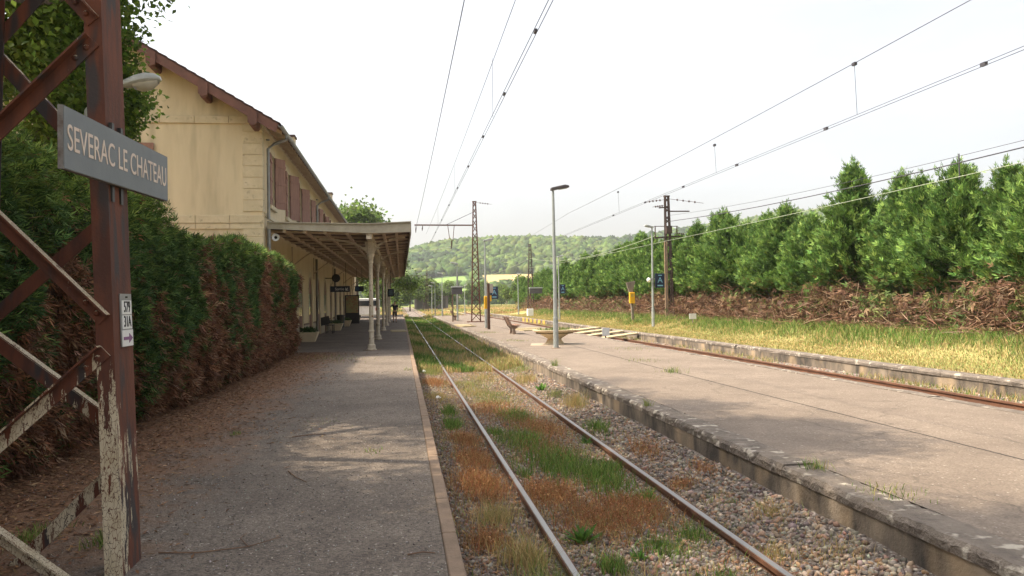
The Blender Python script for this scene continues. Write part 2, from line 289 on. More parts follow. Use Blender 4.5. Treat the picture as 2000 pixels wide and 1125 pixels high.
def sprays(P, D, N, L, C, spread=.55, wid=.2):   # flat conifer spray of three blades
    D = unit(D); S = unit(np.cross(D, N)); N = np.cross(S, D); L = L[:, None]; vs_ = []
    for k, ln in ((-1, .75), (0, 1.), (1, .75)):
        d = unit(D+S*k*spread-N*.15*abs(k)); s2 = np.cross(d, N); o = P+D*L*.12*(1-abs(k))
        vs_ += [o-s2*L*wid*.25, o+d*L*ln*.5+s2*L*wid*.55, o+d*L*ln, o+d*L*ln*.5-s2*L*wid*.55]
    V = np.stack(vs_, 1).reshape(-1, 3); b = np.arange(len(P))[:, None]*12
    T = np.concatenate([b+[i, i+1, i+2] for i in (0, 4, 8)]+[b+[i, i+2, i+3] for i in (0, 4, 8)], 0); return V, T, np.repeat(C, 12, 0)
def blades(P, Hh, Wd, lean, C, ctip=None):
    n = len(P); a = RG.uniform(0, 2*np.pi, n); S = np.stack([np.cos(a), np.sin(a), 0*a], 1)*Wd[:, None]*.5; up = np.array([0, 0, 1.])
    Ln = np.concatenate([lean, np.zeros((n, 1))], 1); h = Hh[:, None]
    mid = P+up*h*.6+Ln*h*.35
    V = np.stack([P-S, P+S, mid-S*.7, mid+S*.7, P+up*h*.98+Ln*h], 1).reshape(-1, 3); b = np.arange(n)[:, None]*5
    T = np.concatenate([b+[0, 1, 3], b+[0, 3, 2], b+[2, 3, 4]], 0); return V, T, np.repeat(C, 5, 0)
def cat(*parts):
    Vs, Ts, Cs, o = [], [], [], 0
    for V, T, C in parts: Vs.append(V); Ts.append(T+o); Cs.append(C); o += len(V)
    return np.concatenate(Vs), np.concatenate(Ts), np.concatenate(Cs)
def colvar(n, cols, wts=None, jit=.18):
    c = np.array(cols)[RG.choice(len(cols), n, p=wts)]; return np.clip(c*(1+RG.normal(0, jit, (n, 1)))*(1+RG.normal(0, .05, (n, 3))), .005, .9)
def lump(x, y, z=0, f=1., seed=0):       # cheap smooth noise, about -1..1
    r = np.random.default_rng(seed); o = 0
    for k in range(7):
        d = r.normal(size=3); d = d/np.linalg.norm(d)*f*(1+.55*k); o = o+np.sin(d[0]*x+d[1]*y+d[2]*z+r.uniform(0, 6.3))/(1+.35*k)
    return o/2.6
def text(s, size, m, parent, mtx, sx=1., ext=.0015, name='lettering'):
    cu = bpy.data.curves.new(name, 'FONT'); cu.body = s; cu.size = size; cu.extrude = ext; cu.align_x = 'CENTER'; cu.align_y = 'CENTER'
    t = bpy.data.objects.new(name, cu); COL.objects.link(t); bpy.context.view_layer.update()
    me = bpy.data.meshes.new_from_object(t.evaluated_get(bpy.context.evaluated_depsgraph_get())); bpy.data.objects.remove(t)
    o = origin(parent); me.transform(Matrix.Translation(-o) @ mtx @ Matrix.Diagonal((sx, 1, 1, 1))); me.materials.clear()
    return link(name, me, m, parent)
def facing(loc, right, up):              # matrix: local x->right, local y->up
    r = Vector(right).normalized(); u = Vector(up).normalized(); n = r.cross(u)
    return Matrix(((r.x, u.x, n.x, loc[0]), (r.y, u.y, n.y, loc[1]), (r.z, u.z, n.z, loc[2]), (0, 0, 0, 1)))
ORD = 'first second third fourth fifth sixth seventh eighth ninth tenth eleventh twelfth thirteenth fourteenth fifteenth sixteenth seventeenth eighteenth nineteenth twentieth'.split()
def ordinal(i):
    if i < 20: return ORD[i]
    t, u = divmod(i+1, 10); tens = {2: 'twent', 3: 'thirt', 4: 'fort', 5: 'fift', 6: 'sixt', 7: 'sevent', 8: 'eight', 9: 'ninet'}[t]
    return tens+'ieth' if u == 0 else tens+'y-'+ORD[u-1]
def struct(name, mb, m, parent=None, **k):
    o = mb.build(name, m, parent, **k)
    if parent is None: tag(o, kind='structure')
    return o

# ------------------------------------------------------------------ ground, ballast, platforms
YEND = 96.
def ridge(x): return np.interp(x, [-900, -300, -80, 0, 40, 70, 125, 150, 250, 310, 380, 450, 800, 1500], [20, 26, 38, 50, 62, 66, 68, 69, 69, 78, 87, 98, 115, 120])
def terr(x, y):
    t = np.clip((y-440)/(950-440), 0, 1); t = t*t*(3-2*t); back = np.clip((y-950)/700, 0, 1)
    bank = .48*np.clip((x-13.3)/3.2, 0, 1)*np.clip((x-13.3)/3.2, 0, 1)*(3-2*np.clip((x-13.3)/3.2, 0, 1))*np.clip((140-y)/25, 0, 1)
    return -.45-.13*np.clip((11.75-x)/.15, 0, 1)*np.clip((380-y)/40, 0, 1)+t*(ridge(x)+lump(x, y, 0, .012, 3)*5*t)*(1-.2*back)+.45*np.clip((x-11.6)/.3, 0, 1)*np.clip((YEND+14-y)/8, 0, 1)+bank+.25*np.clip((y-105)/40, 0, 1)*np.clip((x-4)/6, 0, 1)
xs = np.unique(np.concatenate([np.linspace(-1500, -60, 30), np.linspace(-60, 11.6, 20), np.linspace(11.6, 20, 34), np.linspace(20, 120, 60), np.linspace(120, 700, 60), np.linspace(700, 2500, 12)]))
ys = np.unique(np.concatenate([np.linspace(-60, 0, 4), np.linspace(0, 150, 70), np.linspace(150, 430, 30), np.linspace(430, 700, 80), np.linspace(700, 1000, 30), np.linspace(1000, 3000, 10)]))
X, Y = np.meshgrid(xs, ys); Zt = terr(X, Y)
V = np.stack([X.ravel(), Y.ravel(), Zt.ravel()], 1); nx = len(xs)
i = np.arange(len(ys)-1)[:, None]*nx+np.arange(nx-1)[None]; i = i.ravel()
T = np.concatenate([np.stack([i, i+1, i+nx+1], 1), np.stack([i, i+nx+1, i+nx], 1)])
dry = np.array([.40, .29, .145]); grn = np.array([.20, .22, .07]); wood = np.array([.05, .085, .028])
mixn = np.clip(.5+.6*lump(V[:, 0], V[:, 1], 0, .35, 5), 0, 1)[:, None]
C = dry*(1-mixn)+grn*mixn
far = np.clip((V[:, 1]-150)/120, 0, 1)[:, None]; C = C*(1-far)+np.array([.17, .20, .055])*far
hill = np.clip((V[:, 1]-470)/40, 0, 1)[:, None]; C = C*(1-hill)+wood*hill
fld = ((V[:, 0] > 64) & (V[:, 0] < 104) & (V[:, 1] > 588) & (V[:, 1] < 640))[:, None]; C = np.where(fld, np.array([.36, .27, .13]), C)
mdw = ((V[:, 0] > 14) & (V[:, 0] < 140) & (V[:, 1] > 500) & (V[:, 1] < 585))[:, None] | ((V[:, 0] > 16) & (V[:, 0] < 50) & (V[:, 1] > 585) & (V[:, 1] < 640))[:, None]; C = np.where(mdw, np.array([.17, .25, .07]), C)
tag(trimesh('ground', V, T, C, TERR), kind='structure')

def bz(x, y):         # top of the ballast bed of the first track, heaped against the island wall
    x = np.asarray(x, float); y = np.asarray(y, float)
    z = np.interp(x, [.3, .9, 1.24, 2.0, 2.74, 3.1, 3.6, 3.9], [-.38, -.42, -.455, -.45, -.45, -.40, -.30, -.29]); return z+.02*lump(x, y, 0, 3., 11)
def sheet(name, x0, x1, y0, y1, fz, nx_, ny_, m, C=None):
    xs_ = np.linspace(x0, x1, nx_); ys_ = np.concatenate([np.linspace(y0, min(y1, 40), ny_), np.linspace(40, y1, ny_//2)[1:]]) if y1 > 40 else np.linspace(y0, y1, ny_)
    X_, Y_ = np.meshgrid(xs_, ys_); V_ = np.stack([X_.ravel(), Y_.ravel(), fz(X_, Y_).ravel()], 1)
    i_ = (np.arange(len(ys_)-1)[:, None]*nx_+np.arange(nx_-1)[None]).ravel()
    return tag(trimesh(name, V_, np.concatenate([np.stack([i_, i_+1, i_+nx_+1], 1), np.stack([i_, i_+nx_+1, i_+nx_], 1)]), None, m), kind='structure')
sheet('track_bed', .30, 3.80, -6, 330, bz, 36, 260, BALLAST)
sheet('siding_bed', 8.4, 11.5, -6, 330, lambda x, y: -.40+.03*lump(x, y, 0, 2, 4)+.06*np.clip((x-10.8)/.5, 0, 1), 14, 120, BALLAST)
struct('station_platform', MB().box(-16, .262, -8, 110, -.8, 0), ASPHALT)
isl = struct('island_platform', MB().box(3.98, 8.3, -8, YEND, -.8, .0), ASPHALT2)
p3 = struct('grass_platform', MB().box(11.62, 13.4, -8, YEND+6, -.8, -.004), GRASSG)
# kerb stones of the station platform
y = -3.
while y < 84:
    L = 1.0+rnd.uniform(-.03, .03) if y < 40 else 4
    MB().box(.266, .372+rnd.uniform(-.004, .004), y, y+L-.012, -.52, .008+rnd.uniform(-.004, .004)).build('kerb_stone', KERB, bpy.data.objects['station_platform'], bevel=.008)
    y += L
# coping blocks and wall of the island, crumbled front edge
def coping(x_in, x_out, y0, y1, L0, parent, wallz, drop=.13, jit=.018, sub=10, seed=1):
    r = random.Random(seed); y_ = y0; s = 1 if x_in > x_out else -1
    while y_ < y1:
        L_ = L0*(1+r.uniform(-.1, .1)) if y_ < 45 else L0*4; n = sub if y_ < 45 else 4; dz = r.uniform(-.008, .008); dx = r.uniform(-.01, .01)
        vs_ = []; fs = []
        for k in range(n+1):
            t = y_+(L_-.007)*k/n; c = .02 if k in (0, n) else 0
            e = x_out+s*(c*.4+abs(r.gauss(0, jit))+(.05 if r.random() < .05 else 0))+dx; zt = dz+.006+r.gauss(0, .003)
            vs_ += [(x_in, t, .004), (x_in, t, zt), (e+s*.028, t, zt-.002), (e, t, zt-.03-abs(r.gauss(0, .012))), (x_out+dx+s*(.012+abs(r.gauss(0, .004))), t, -drop), (x_in, t, -drop)]
        for k in range(n):
            for q in range(6): a = k*6+q; b2 = k*6+(q+1) % 6; fs.append((a, b2, b2+6, a+6))
        fs += [tuple(range(6)), tuple(n*6+q for q in range(5, -1, -1))]
        MB().add(vs_, fs).build('coping_block', COPE, parent); y_ += L_
    w0, w1 = sorted((x_in, x_out+s*.028))
    MB().box(w0, w1, y0, y1, wallz, -drop-.002).build('retaining_wall', WALLC, parent)
coping(3.98, 3.64, -4, YEND, 1.9, isl, -.8, drop=.10, jit=.014, sub=30, seed=2)
coping(8.3, 8.58, -4, YEND, 1.35, isl, -.8, seed=3)
coping(11.62, 11.3, -4, YEND+6, 2.6, p3, -.8, drop=.10, jit=.006, sub=8, seed=4)
MB().box(3.64, 8.58, YEND, YEND+.3, -.8, -.01).build('end_wall', WALLC, isl)
for (x0, x1, x2) in ((6.02, 5.94, 6.08),):
    mb = MB(); yy = 3.
    while yy < 60: mb.box(x0+.03*math.sin(yy*.3), x0+.016+.03*math.sin(yy*.3), yy, yy+1.0, .0, .004); yy += 1.0
    mb.build('dark_line', mat('dark_strip', (.05, .043, .038), None, 5, .8, .1), isl)  # thin wavering dark strip running along the island
for k in range(6):                       # yellow painted strips on the far coping wall
    MB().box(11.285, 11.30, 64+k*2.2, 65.1+k*2.2, -.40, .012).build('yellow_stripe', YELLOWP, p3)
# rails
def track(name, xl, ztop, y0, y1, steel, m_top, sleepers):
    t = thing(name, (xl+.75, 0, 0), None, None); tag(t, kind='structure')
    for x in (xl, xl+1.5):
        prof = [(-.036, 0), (.036, 0), (.036, -.035), (.010, -.05), (.010, -.125), (.07, -.14), (.07, -.152), (-.07, -.152), (-.07, -.14), (-.010, -.125), (-.010, -.05), (-.036, -.035)]
        r_ = MB().prism([(x+a, ztop+b) for a, b in prof], y0, y1, 'y').build('rail', RAILR, t)
        MB().prism([(x-.027, ztop+.0005), (x-.024, ztop+.004), (x+.024, ztop+.004), (x+.027, ztop+.0005)], y0, y1, 'y').build('running_surface', m_top, r_)
    y_ = y0+.3; me = None
    while y_ < sleepers:
        if me is None: s_ = MB().box(xl-.55, xl+2.05, y_-.12, y_+.12, ztop-.30, ztop-.158).build('sleeper', SLEEP, t, bevel=.01); me = s_; yb = y_
        else:
            c_ = me.copy(); COL.objects.link(c_); c_.parent = t; c_.location = (0, y_-yb, 0)
        y_ += .62
    return t
track('main_track', 1.24, -.36, -4, 420, True, RAILS, 34)
track('siding_track', 9.08, -.27, -4, 330, False, mat('rail_worn_rust', (.19, .11, .075), (.14, .08, .05), 4, .55, .1, metal=.3, stretch=(3, .2, 1)), 30)
MB().box(1.17, 1.19, 19.85, 20.35, -.46, -.37).build('fishplate', RAILR, bpy.data.objects['main_track'])
# bolts of track stuff: ballast stones
ph = (1+5**.5)/2
ICO = np.array([(-1, ph, 0), (1, ph, 0), (-1, -ph, 0), (1, -ph, 0), (0, -1, ph), (0, 1, ph), (0, -1, -ph), (0, 1, -ph), (ph, 0, -1), (ph, 0, 1), (-ph, 0, -1), (-ph, 0, 1)])/1.9
ICF = np.array([(0, 11, 5), (0, 5, 1), (0, 1, 7), (0, 7, 10), (0, 10, 11), (1, 5, 9), (5, 11, 4), (11, 10, 2), (10, 7, 6), (7, 1, 8), (3, 9, 4), (3, 4, 2), (3, 2, 6), (3, 6, 8), (3, 8, 9), (4, 9, 5), (2, 4, 11), (6, 2, 10), (8, 6, 7), (9, 8, 1)])
def stones(P, S, C):
    n = len(P); V_ = np.repeat(ICO[None], n, 0)*(1+RG.normal(0, .16, (n, 12, 1)))
    V_ = V_*(S[:, None, None]*RG.uniform(.55, 1.25, (n, 1, 3)))
    a, b = RG.uniform(0, 6.28, n), RG.normal(0, .6, n); ca, sa, cb, sb = np.cos(a), np.sin(a), np.cos(b), np.sin(b)
    x_, y_, z_ = V_[..., 0], V_[..., 1], V_[..., 2]*.8
    y2 = y_*cb[:, None]-z_*sb[:, None]; z2 = y_*sb[:, None]+z_*cb[:, None]
    V_ = np.stack([x_*ca[:, None]-y2*sa[:, None], x_*sa[:, None]+y2*ca[:, None], z2], 2)+P[:, None]
    T_ = (np.arange(n)[:, None, None]*12+ICF[None]).reshape(-1, 3); return V_.reshape(-1, 3), T_, np.repeat(C, 12, 0)
def scatter(n, x0, x1, y0, y1, p=1.7):
    u = RG.uniform(0, 1, n)**p; return RG.uniform(x0, x1, n), y0+(y1-y0)*u
sx_, sy_ = scatter(36000, .40, 3.62, 3.6, 27)
kp = (np.abs(sx_-1.24) > .05) & (np.abs(sx_-2.74) > .05); sx_, sy_ = sx_[kp], sy_[kp]
ss = RG.uniform(.013, .028, len(sx_))*(1+.25*(sx_ > 2.9)); P = np.stack([sx_, sy_, bz(sx_, sy_)+ss*.25], 1)
stc = [(.23, .195, .16), (.17, .14, .115), (.30, .25, .195), (.22, .155, .11), (.13, .105, .09), (.24, .15, .10)]
tag(trimesh('ballast_stones', *stones(P, ss, colvar(len(P), stc)), STONEC), 'grey and brown ballast stones between the platforms', 'gravel', kind='stuff')
sx_, sy_ = scatter(4200, 10.66, 11.28, 11, 42, 1.2); ss = RG.uniform(.02, .045, len(sx_))
tag(trimesh('siding_stones', *stones(np.stack([sx_, sy_, -.39+.04*(sx_ > 11)+ss*.2], 1), ss, colvar(len(sx_), stc)), STONEC), 'pale stones beside the rusty far rail', 'gravel', kind='stuff')
# grit and needle litter on the near platform
sx_, sy_ = scatter(9000, -3.3, .24, 3.4, 20, 1.9); ss = RG.uniform(.003, .0075, len(sx_))
tag(trimesh('platform_grit', *stones(np.stack([sx_, sy_, ss*.4], 1), ss, colvar(len(sx_), [(.30, .27, .24), (.2, .18, .16), (.40, .37, .33), (.12, .10, .09)])), STONEC), 'loose grit strewn over the near platform asphalt', 'grit', kind='stuff')
n = 30000; sy_ = 3+25*RG.uniform(0, 1, n)**1.5; sx_ = -3.75+np.abs(RG.normal(0, .85, n))*(1+.25*lump(sy_, 0, 0, 1.3, 8)); a = RG.uniform(0, 6.28, n)
D = np.stack([np.cos(a), np.sin(a), RG.uniform(-.05, .25, n)], 1); N = np.stack([RG.normal(0, .3, n), RG.normal(0, .3, n), np.ones(n)], 1)
tag(trimesh('needle_litter', *leaves(np.stack([sx_, sy_, RG.uniform(.004, .014, n)+.04*np.clip(-3.1-sx_, 0, 1)], 1), D, N, RG.uniform(.03, .09, n), RG.uniform(.008, .022, n), colvar(n, [(.24, .125, .065), (.17, .09, .05), (.30, .18, .10), (.12, .07, .045)], jit=.25)), DRYBIT), 'brown dead needles drifted along the foot of the hedge', 'needle litter', kind='stuff')

# ------------------------------------------------------------------ station building
BX, BY0, BY1, EZ = -4.35, 27.0, 82.0, 7.62       # front face, near gable, far gable, eave height
RX, RZ = -9.6, 10.75; BXL = 2*RX-BX
bld = thing('station_building', (-9.6, 54, 0), 'long yellow plastered station building with gable and red shutters', 'station')
BAY = 3.93; doors = [28.95+BAY*k for k in range(14)]
WT = .38
mb = MB()
for k in range(14):                              # ground floor: bays with round-headed openings
    c = doors[k]; a0 = BY0+.45 if k == 0 else c-BAY/2; a1 = c+BAY/2 if k < 13 else BY1
    hw, sp = .74, 2.2
    poly = [(a0, -.05), (c-hw, -.05), (c-hw, sp)]+[(c-hw*math.cos(t), sp+hw*math.sin(t)) for t in np.linspace(0, math.pi, 13)[1:-1]]+[(c+hw, sp), (c+hw, -.05), (a1, -.05), (a1, 4.3), (a0, 4.3)]
    mb.prism(poly, BX-WT, BX, 'x')
    u0, u1, z0, z1 = c-.56, c+.56, 5.0, 6.75     # upper floor: one window each
    mb.box(BX-WT, BX, a0, a1, 4.3, z0); mb.box(BX-WT, BX, a0, u0, z0, z1); mb.box(BX-WT, BX, u1, a1, z0, z1); mb.box(BX-WT, BX, a0, a1, z1, EZ)
mb.build('front_wall', PLASTER2, bld)
MB().prism([(BX-WT, -.05), (BX-WT, EZ), (BX-.02, EZ), (RX, RZ-.12), (BXL, EZ), (BXL, -.05)], BY0, BY0+.45, 'y').build('gable_wall', PLASTER, bld)
MB().prism([(BX-WT, -.05), (BX-WT, EZ), (RX, RZ-.12), (BXL, EZ), (BXL, -.05)], BY1-.45, BY1, 'y').build('gable_wall', PLASTER, bld)
MB().box(BX-WT, BX, BY0, BY0+.45, -.05, EZ).build('corner_wall', PLASTER2, bld)
MB().box(BXL, BXL+.4, BY0+.45, BY1-.45, -.05, EZ).build('rear_wall', PLASTER2, bld)
MB().box(BXL+.4, BX-WT-.01, BY0+.5, BY1-.5, 4.0, 4.2).build('floor_slab', PLASTER, bld)
z = 4.62                                          # corner quoins
while z < 7.3:
    h = .365
    MB().box(BX-.60, BX+.022, BY0-.022, BY0+.32, z, z+h-.012).build('quoin', STONE, bld, bevel=.008); z += h
z = .1
while z < 3.9:
    MB().box(BX-.60, BX+.022, BY0-.022, BY0+.32, z, z+.40).build('quoin', STONE, bld, bevel=.008); z += .412
x = BX+.04
while x > BXL:                                    # string courses, block by block, on the gable
    L = 1.05
    MB().box(x-L+.012, x, BY0-.05, BY0+.02, 7.42, 7.66).build('string_course_stone', STONE, bld, bevel=.008)
    MB().box(x-L+.012, x, BY0-.055, BY0+.02, 4.25, 4.50).build('string_course_stone', STONE, bld, bevel=.008)
    MB().box(x-L+.012, x, BY0-.032, BY0+.02, 4.06, 4.245).build('string_course_stone', STONE, bld, bevel=.008)
    x -= L
MB().box(BX-.02, BX+.05, BY0+.02, BY1, 7.42, 7.60).build('string_course', STONE, bld)
MB().box(BX-.02, BX+.045, BY0+.34, BY1, 4.5, 4.62).build('string_course', STONE, bld)
for k in range(14):
    a0 = BY0+.34 if k == 0 else doors[k-1]+.98
    MB().box(BX-.02, BX+.04, a0, doors[k]-.98, .66, .74).build('dado_rail', mat('dado_brown', (.20, .13, .085), None, 4, .8, .1), bld)
    MB().box(BX-.02, BX+.03, a0, doors[k]-.98, 0, .658).build('plinth', mat('plinth_grey', (.40, .34, .25), (.30, .25, .18), 3, .9, .2), bld)
for k, c in enumerate(doors):                     # doors, hoods, windows, shutters
    hw, sp = .74, 2.2
    arc = [(c-hw*math.cos(t), sp+hw*math.sin(t)) for t in np.linspace(0, math.pi, 13)]
    d = MB().prism([(c-hw, 0.01)]+arc+[(c+hw, 0.01)], BX-.09, BX-.025, 'x').build('door', DOORW, bld)
    MB().prism([(c-.56, 1.1), (c-.08, 1.1), (c-.08, 2.1), (c-.56, 2.1)], BX-.027, BX-.017, 'x').prism([(c+.08, 1.1), (c+.56, 1.1), (c+.56, 2.1), (c+.08, 2.1)], BX-.027, BX-.017, 'x').build('door_glass', GLASS, d)
    MB().box(BX-.026, BX-.008, c-.02, c+.02, .02, 2.2).build('door_stile', DOORW, d)
    hr = hw+.04; ho = hw+.24
    ring = [(c-ho, 0.0)]+[(c-ho*math.cos(t), sp+ho*math.sin(t)) for t in np.linspace(0, math.pi, 13)]+[(c+ho, 0.0), (c+hr, 0.0)]+[(c+hr*math.cos(t), sp+hr*math.sin(t)) for t in np.linspace(0, math.pi, 13)]+[(c-hr, 0.0)]
    MB().prism(ring, BX-.01, BX+.018, 'x').build('door_surround', STONE, bld)
    if k < 9:
        wnd = MB().box(BX-.2, BX-.16, c-.56, c+.56, 5.0, 6.75).build('window', GLASS, bld)
        for zz in (5.03, 5.57, 6.12, 6.70): MB().box(BX-.16, BX-.12, c-.55, c+.55, zz-.025, zz+.025).build('window_bar', CREAMP, wnd)
        MB().box(BX-.02, BX+.10, c-.72, c+.72, 4.86, 4.99).build('window_sill', STONE, bld)
        MB().prism([(c-.70, 6.76), (c-.62, 6.98), (c-.2, 7.06), (c+.2, 7.06), (c+.62, 6.98), (c+.70, 6.76)], BX-.01, BX+.03, 'x').build('window_lintel', STONE, bld)
        for s in (-1, 1):                         # shutters folded back, standing a little off the wall
            yb = c+s*.57; ang = R(9 if s < 0 else (28 if k < 3 else 13)); ye = yb+s*.56*math.cos(ang); xe = BX+.05+.56*math.sin(ang)
            closed = k in (0, 1, 3) and s < 0
            if closed: ye = c-.01; xe = BX+.012; yb = c-.56
            sh = MB().beam((BX+.035, yb, 5.88), (xe, ye, 5.88), .038, 1.78).build('shutter', SHUT, bld)
            for zz in (5.25, 5.88, 6.5): MB().beam((BX+.062, yb, zz), (xe+.027, ye, zz), .02, .09).build('shutter_rail', SHUT, sh)
# gable windows with arched heads
for gx in (-8.78, -11.6):
    gw = MB().box(gx-.55, gx+.55, BY0-.02, BY0-.004, 5.0, 6.78).build('gable_window', GLASS, bld)
    MB().prism([(gx-.75, 6.8)]+[(gx-.75*math.cos(t), 6.8+.36*math.sin(t)) for t in np.linspace(0, math.pi, 9)[1:-1]]+[(gx+.75, 6.8)], BY0-.045, BY0-.003, 'y').build('window_lintel', STONE, bld)
    for s in (-1, 1):
        sh = MB().box(gx+s*.58-(.56 if s < 0 else 0), gx+s*.58+(.56 if s > 0 else 0), BY0-.07, BY0-.03, 5.0, 6.78).build('shutter', SHUT, bld)
# roof: two slopes with verge boards, purlin ends, rafter tails
OV, OG = .62, .75; sl = (RZ-EZ)/(BX-RX)
ex = BX+OV; ez = RZ-sl*(ex-RX)
nrm = Vector((sl, 0, 1)).normalized()
for s in (1, -1):
    x1 = RX+s*(ex-RX)
    MB().prism([(RX, RZ), (x1, ez), (x1, ez+.05), (RX, RZ+.05)] if s > 0 else [(x1, ez), (RX, RZ), (RX, RZ+.05), (x1, ez+.05)], BY0-OG, BY1+OG, 'y').build('roof_deck', VERGE, bld)
    tl = MB()
    row = 0.; Ls = math.hypot(ex-RX, RZ-ez)
    while row < Ls:                               # courses of tile, each lapping the one below
        t0, t1 = row/Ls, min(1.012, (row+.36)/Ls)
        a = (RX+s*(ex-RX)*t0, RZ+.052+(ez-RZ)*t0); b = (RX+s*(ex-RX)*t1, RZ+.085+(ez-RZ)*t1)
        tl.prism([a, b, (b[0], b[1]+.02), (a[0], a[1]+.02)], BY0-OG-.03, BY1+OG+.03, 'y'); row += .33
    tl.build('roof_tiles', TILE, bld)
    vb = MB().prism([(RX, RZ-.005), (x1, ez-.005), (x1-s*.06, ez-.26), (RX, RZ-.26)], BY0-OG-.045, BY0-OG-.005, 'y').build('verge_board', VERGE, bld)
for q in (.10, .36, .62, .87):
    px = RX+(ex-RX)*q; pz = RZ-sl*(px-RX)
    MB().prism([(px-.11, pz-.01), (px-.11, pz-.46), (px-.06, pz-.52), (px+.06, pz-.52), (px+.11, pz-.46), (px+.11, pz-.07)], BY0-OG+.02, BY0+.02, 'y').build('purlin_end', VERGE, bld)
    MB().prism([(px-.14, pz+.0), (px-.14, pz-.40), (px, pz-.50), (px+.14, pz-.44), (px+.14, pz-.07)], BY0-OG-.09, BY0-OG-.047, 'y').build('purlin_cover_board', VERGE, bld)
    px2 = 2*RX-px
    MB().box(px2-.11, px2+.11, BY0-OG+.02, BY0+.02, pz-.50, pz-.01).build('purlin_end', VERGE, bld)
for k in range(78):
    yy = BY0+.1+k*.7
    MB().prism([(BX-.02, EZ-.02), (ex-.02, ez-.015), (ex-.02, ez-.12), (BX-.02, EZ-.17)], yy, yy+.1, 'y').build('rafter_tail', CANW, bld)
mb = MB(); pts = [(ex+.07+.075*math.cos(t), ez-.0+.075*math.sin(t)) for t in np.linspace(math.pi, 2*math.pi, 9)]
mb.prism(pts+[(p[0]*1.0, p[1]) for p in [(ex+.135, ez+.0), (ex+.07, ez-.058), (ex+.005, ez+.0)]], BY0-OG, BY1+OG, 'y'); mb.build('gutter', ZINC, bld)
for yy in (27.55, 43.4, 60., 76.):
    MB().tube([(ex+.07, yy, ez-.05), (ex+.07, yy, ez-.22), (BX+.30, yy, ez-.36), (BX+.11, yy, ez-.52), (BX+.11, yy, 4.55), (BX+.11, yy, 4.42)], .05, 10).build('downpipe', ZINC, bld, smooth=True)
    for zz in (5.2, 6.2, 7.0): MB().lathe((BX+.11, yy, zz), [(.058, 0), (.058, .05)], 10).build('pipe_clip', ZINC, bld)
MB().tube([(BX+.12, 27.5, 4.35), (BX+.12, 27.5, .05)], .065, 10).build('downpipe', ZINC, bld, smooth=True)
for yy in (42.7, 54.5): MB().tube([(BX+.12, yy, 3.9), (BX+.12, yy, 1.7), (BX+.12, yy, .05)], .06, 10).build('downpipe', mat('pipe_dark', (.10, .075, .06), (.3, .27, .22), 2, .6, .1, stretch=(1, 1, .2)), bld, smooth=True)
for yy, zt in ((37.5, 9.05), (57.5, 9.15)):
    ch = MB().box(BX-.75, BX-.25, yy-.35, yy+.35, 7.9, zt).build('chimney', STONE, bld); MB().box(BX-.80, BX-.20, yy-.40, yy+.40, zt, zt+.09).build('chimney_cap', TILE, ch)

# ------------------------------------------------------------------ platform canopy
CX0, CXP, CX1, CY0, CY1 = BX+.06, -1.02, .33, 27.45, 78.5
can = thing('platform_canopy', (-2, 53, 0), 'long timber platform canopy on a row of cream iron columns', 'canopy')
def cz(x): return np.interp(x, [CX0, CXP, CX1], [4.10, 4.00, 4.10])
for (a, b) in ((CX0, CXP), (CXP, CX1)):
    za, zb = cz(a), cz(b)
    MB().prism([(a, za), (b, zb), (b, zb+.06), (a, za+.06)], CY0+.04, CY1, 'y').build('roof_panel', CANB, can)
    MB().prism([(a, za+.064), (b, zb+.064), (b, zb+.10), (a, za+.10)], CY0+.04, CY1, 'y').build('roof_sheet', ZINC, can)
xs_ = [(CX0+.02, 4.29, 4.10), (CXP, 4.235, 3.94), (CX1+.03, 4.30, 3.98)]
MB().prism([(p[0], p[1]) for p in xs_]+[(p[0], p[2]) for p in reversed(xs_)], CY0-.02, CY0+.035, 'y').build('end_fascia', FASCIA, can)
MB().prism([(p[0]+(.02 if i_ == 2 else 0), p[1]+.035) for i_, p in enumerate(xs_)]+[(p[0], p[1]+.002) for p in reversed(xs_)], CY0-.07, CY0+.09, 'y').build('fascia_capping', FASCIA, can)
y = CY0+.04
while y < CY1:
    MB().box(CX1, CX1+.045, y, min(y+4.98, CY1), 3.94, 4.29).build('side_fascia', FASCIA, can); y += 5.
for x in (-3.75, -3.1, -2.45, -1.75, -.55, -.12): MB().box(x-.045, x+.045, CY0+.045, CY1, cz(x)-.105, cz(x)-.004).build('purlin', CANW, can)
MB().box(CXP-.09, CXP+.09, CY0+.045, CY1, cz(CXP)-.24, cz(CXP)-.006).build('valley_beam', CREAMP, can)
r1 = r2 = None; y = CY0+.5
while y < CY1:
    if r1 is None:
        r1 = MB().beam((CX0+.02, y, cz(CX0)-.042), (CXP-.1, y, cz(CXP)-.042), .11, .07).build('rafter', CANW, can); r2 = MB().beam((CXP+.1, y, cz(CXP)-.042), (CX1-.01, y, cz(CX1)-.042), .10, .07).build('rafter', CANW, can); yb = y
    else:
        for r_ in (r1, r2): c_ = r_.copy(); COL.objects.link(c_); c_.parent = can; c_.location = (0, y-yb, 0)
    y += 1.75
def arc_pts(x0, z0, x1, z1, n=9, bow=1.):        # quarter curve, vertical at (x0,z0), level at (x1,z1)
    return [(x0+(x1-x0)*(1-math.cos(t)), z0+(z1-z0)*math.sin(t)) for t in np.linspace(0, math.pi/2, n)]
PY = [28.75, 37.0, 48.4, 58.6, 68.4, 77.6]
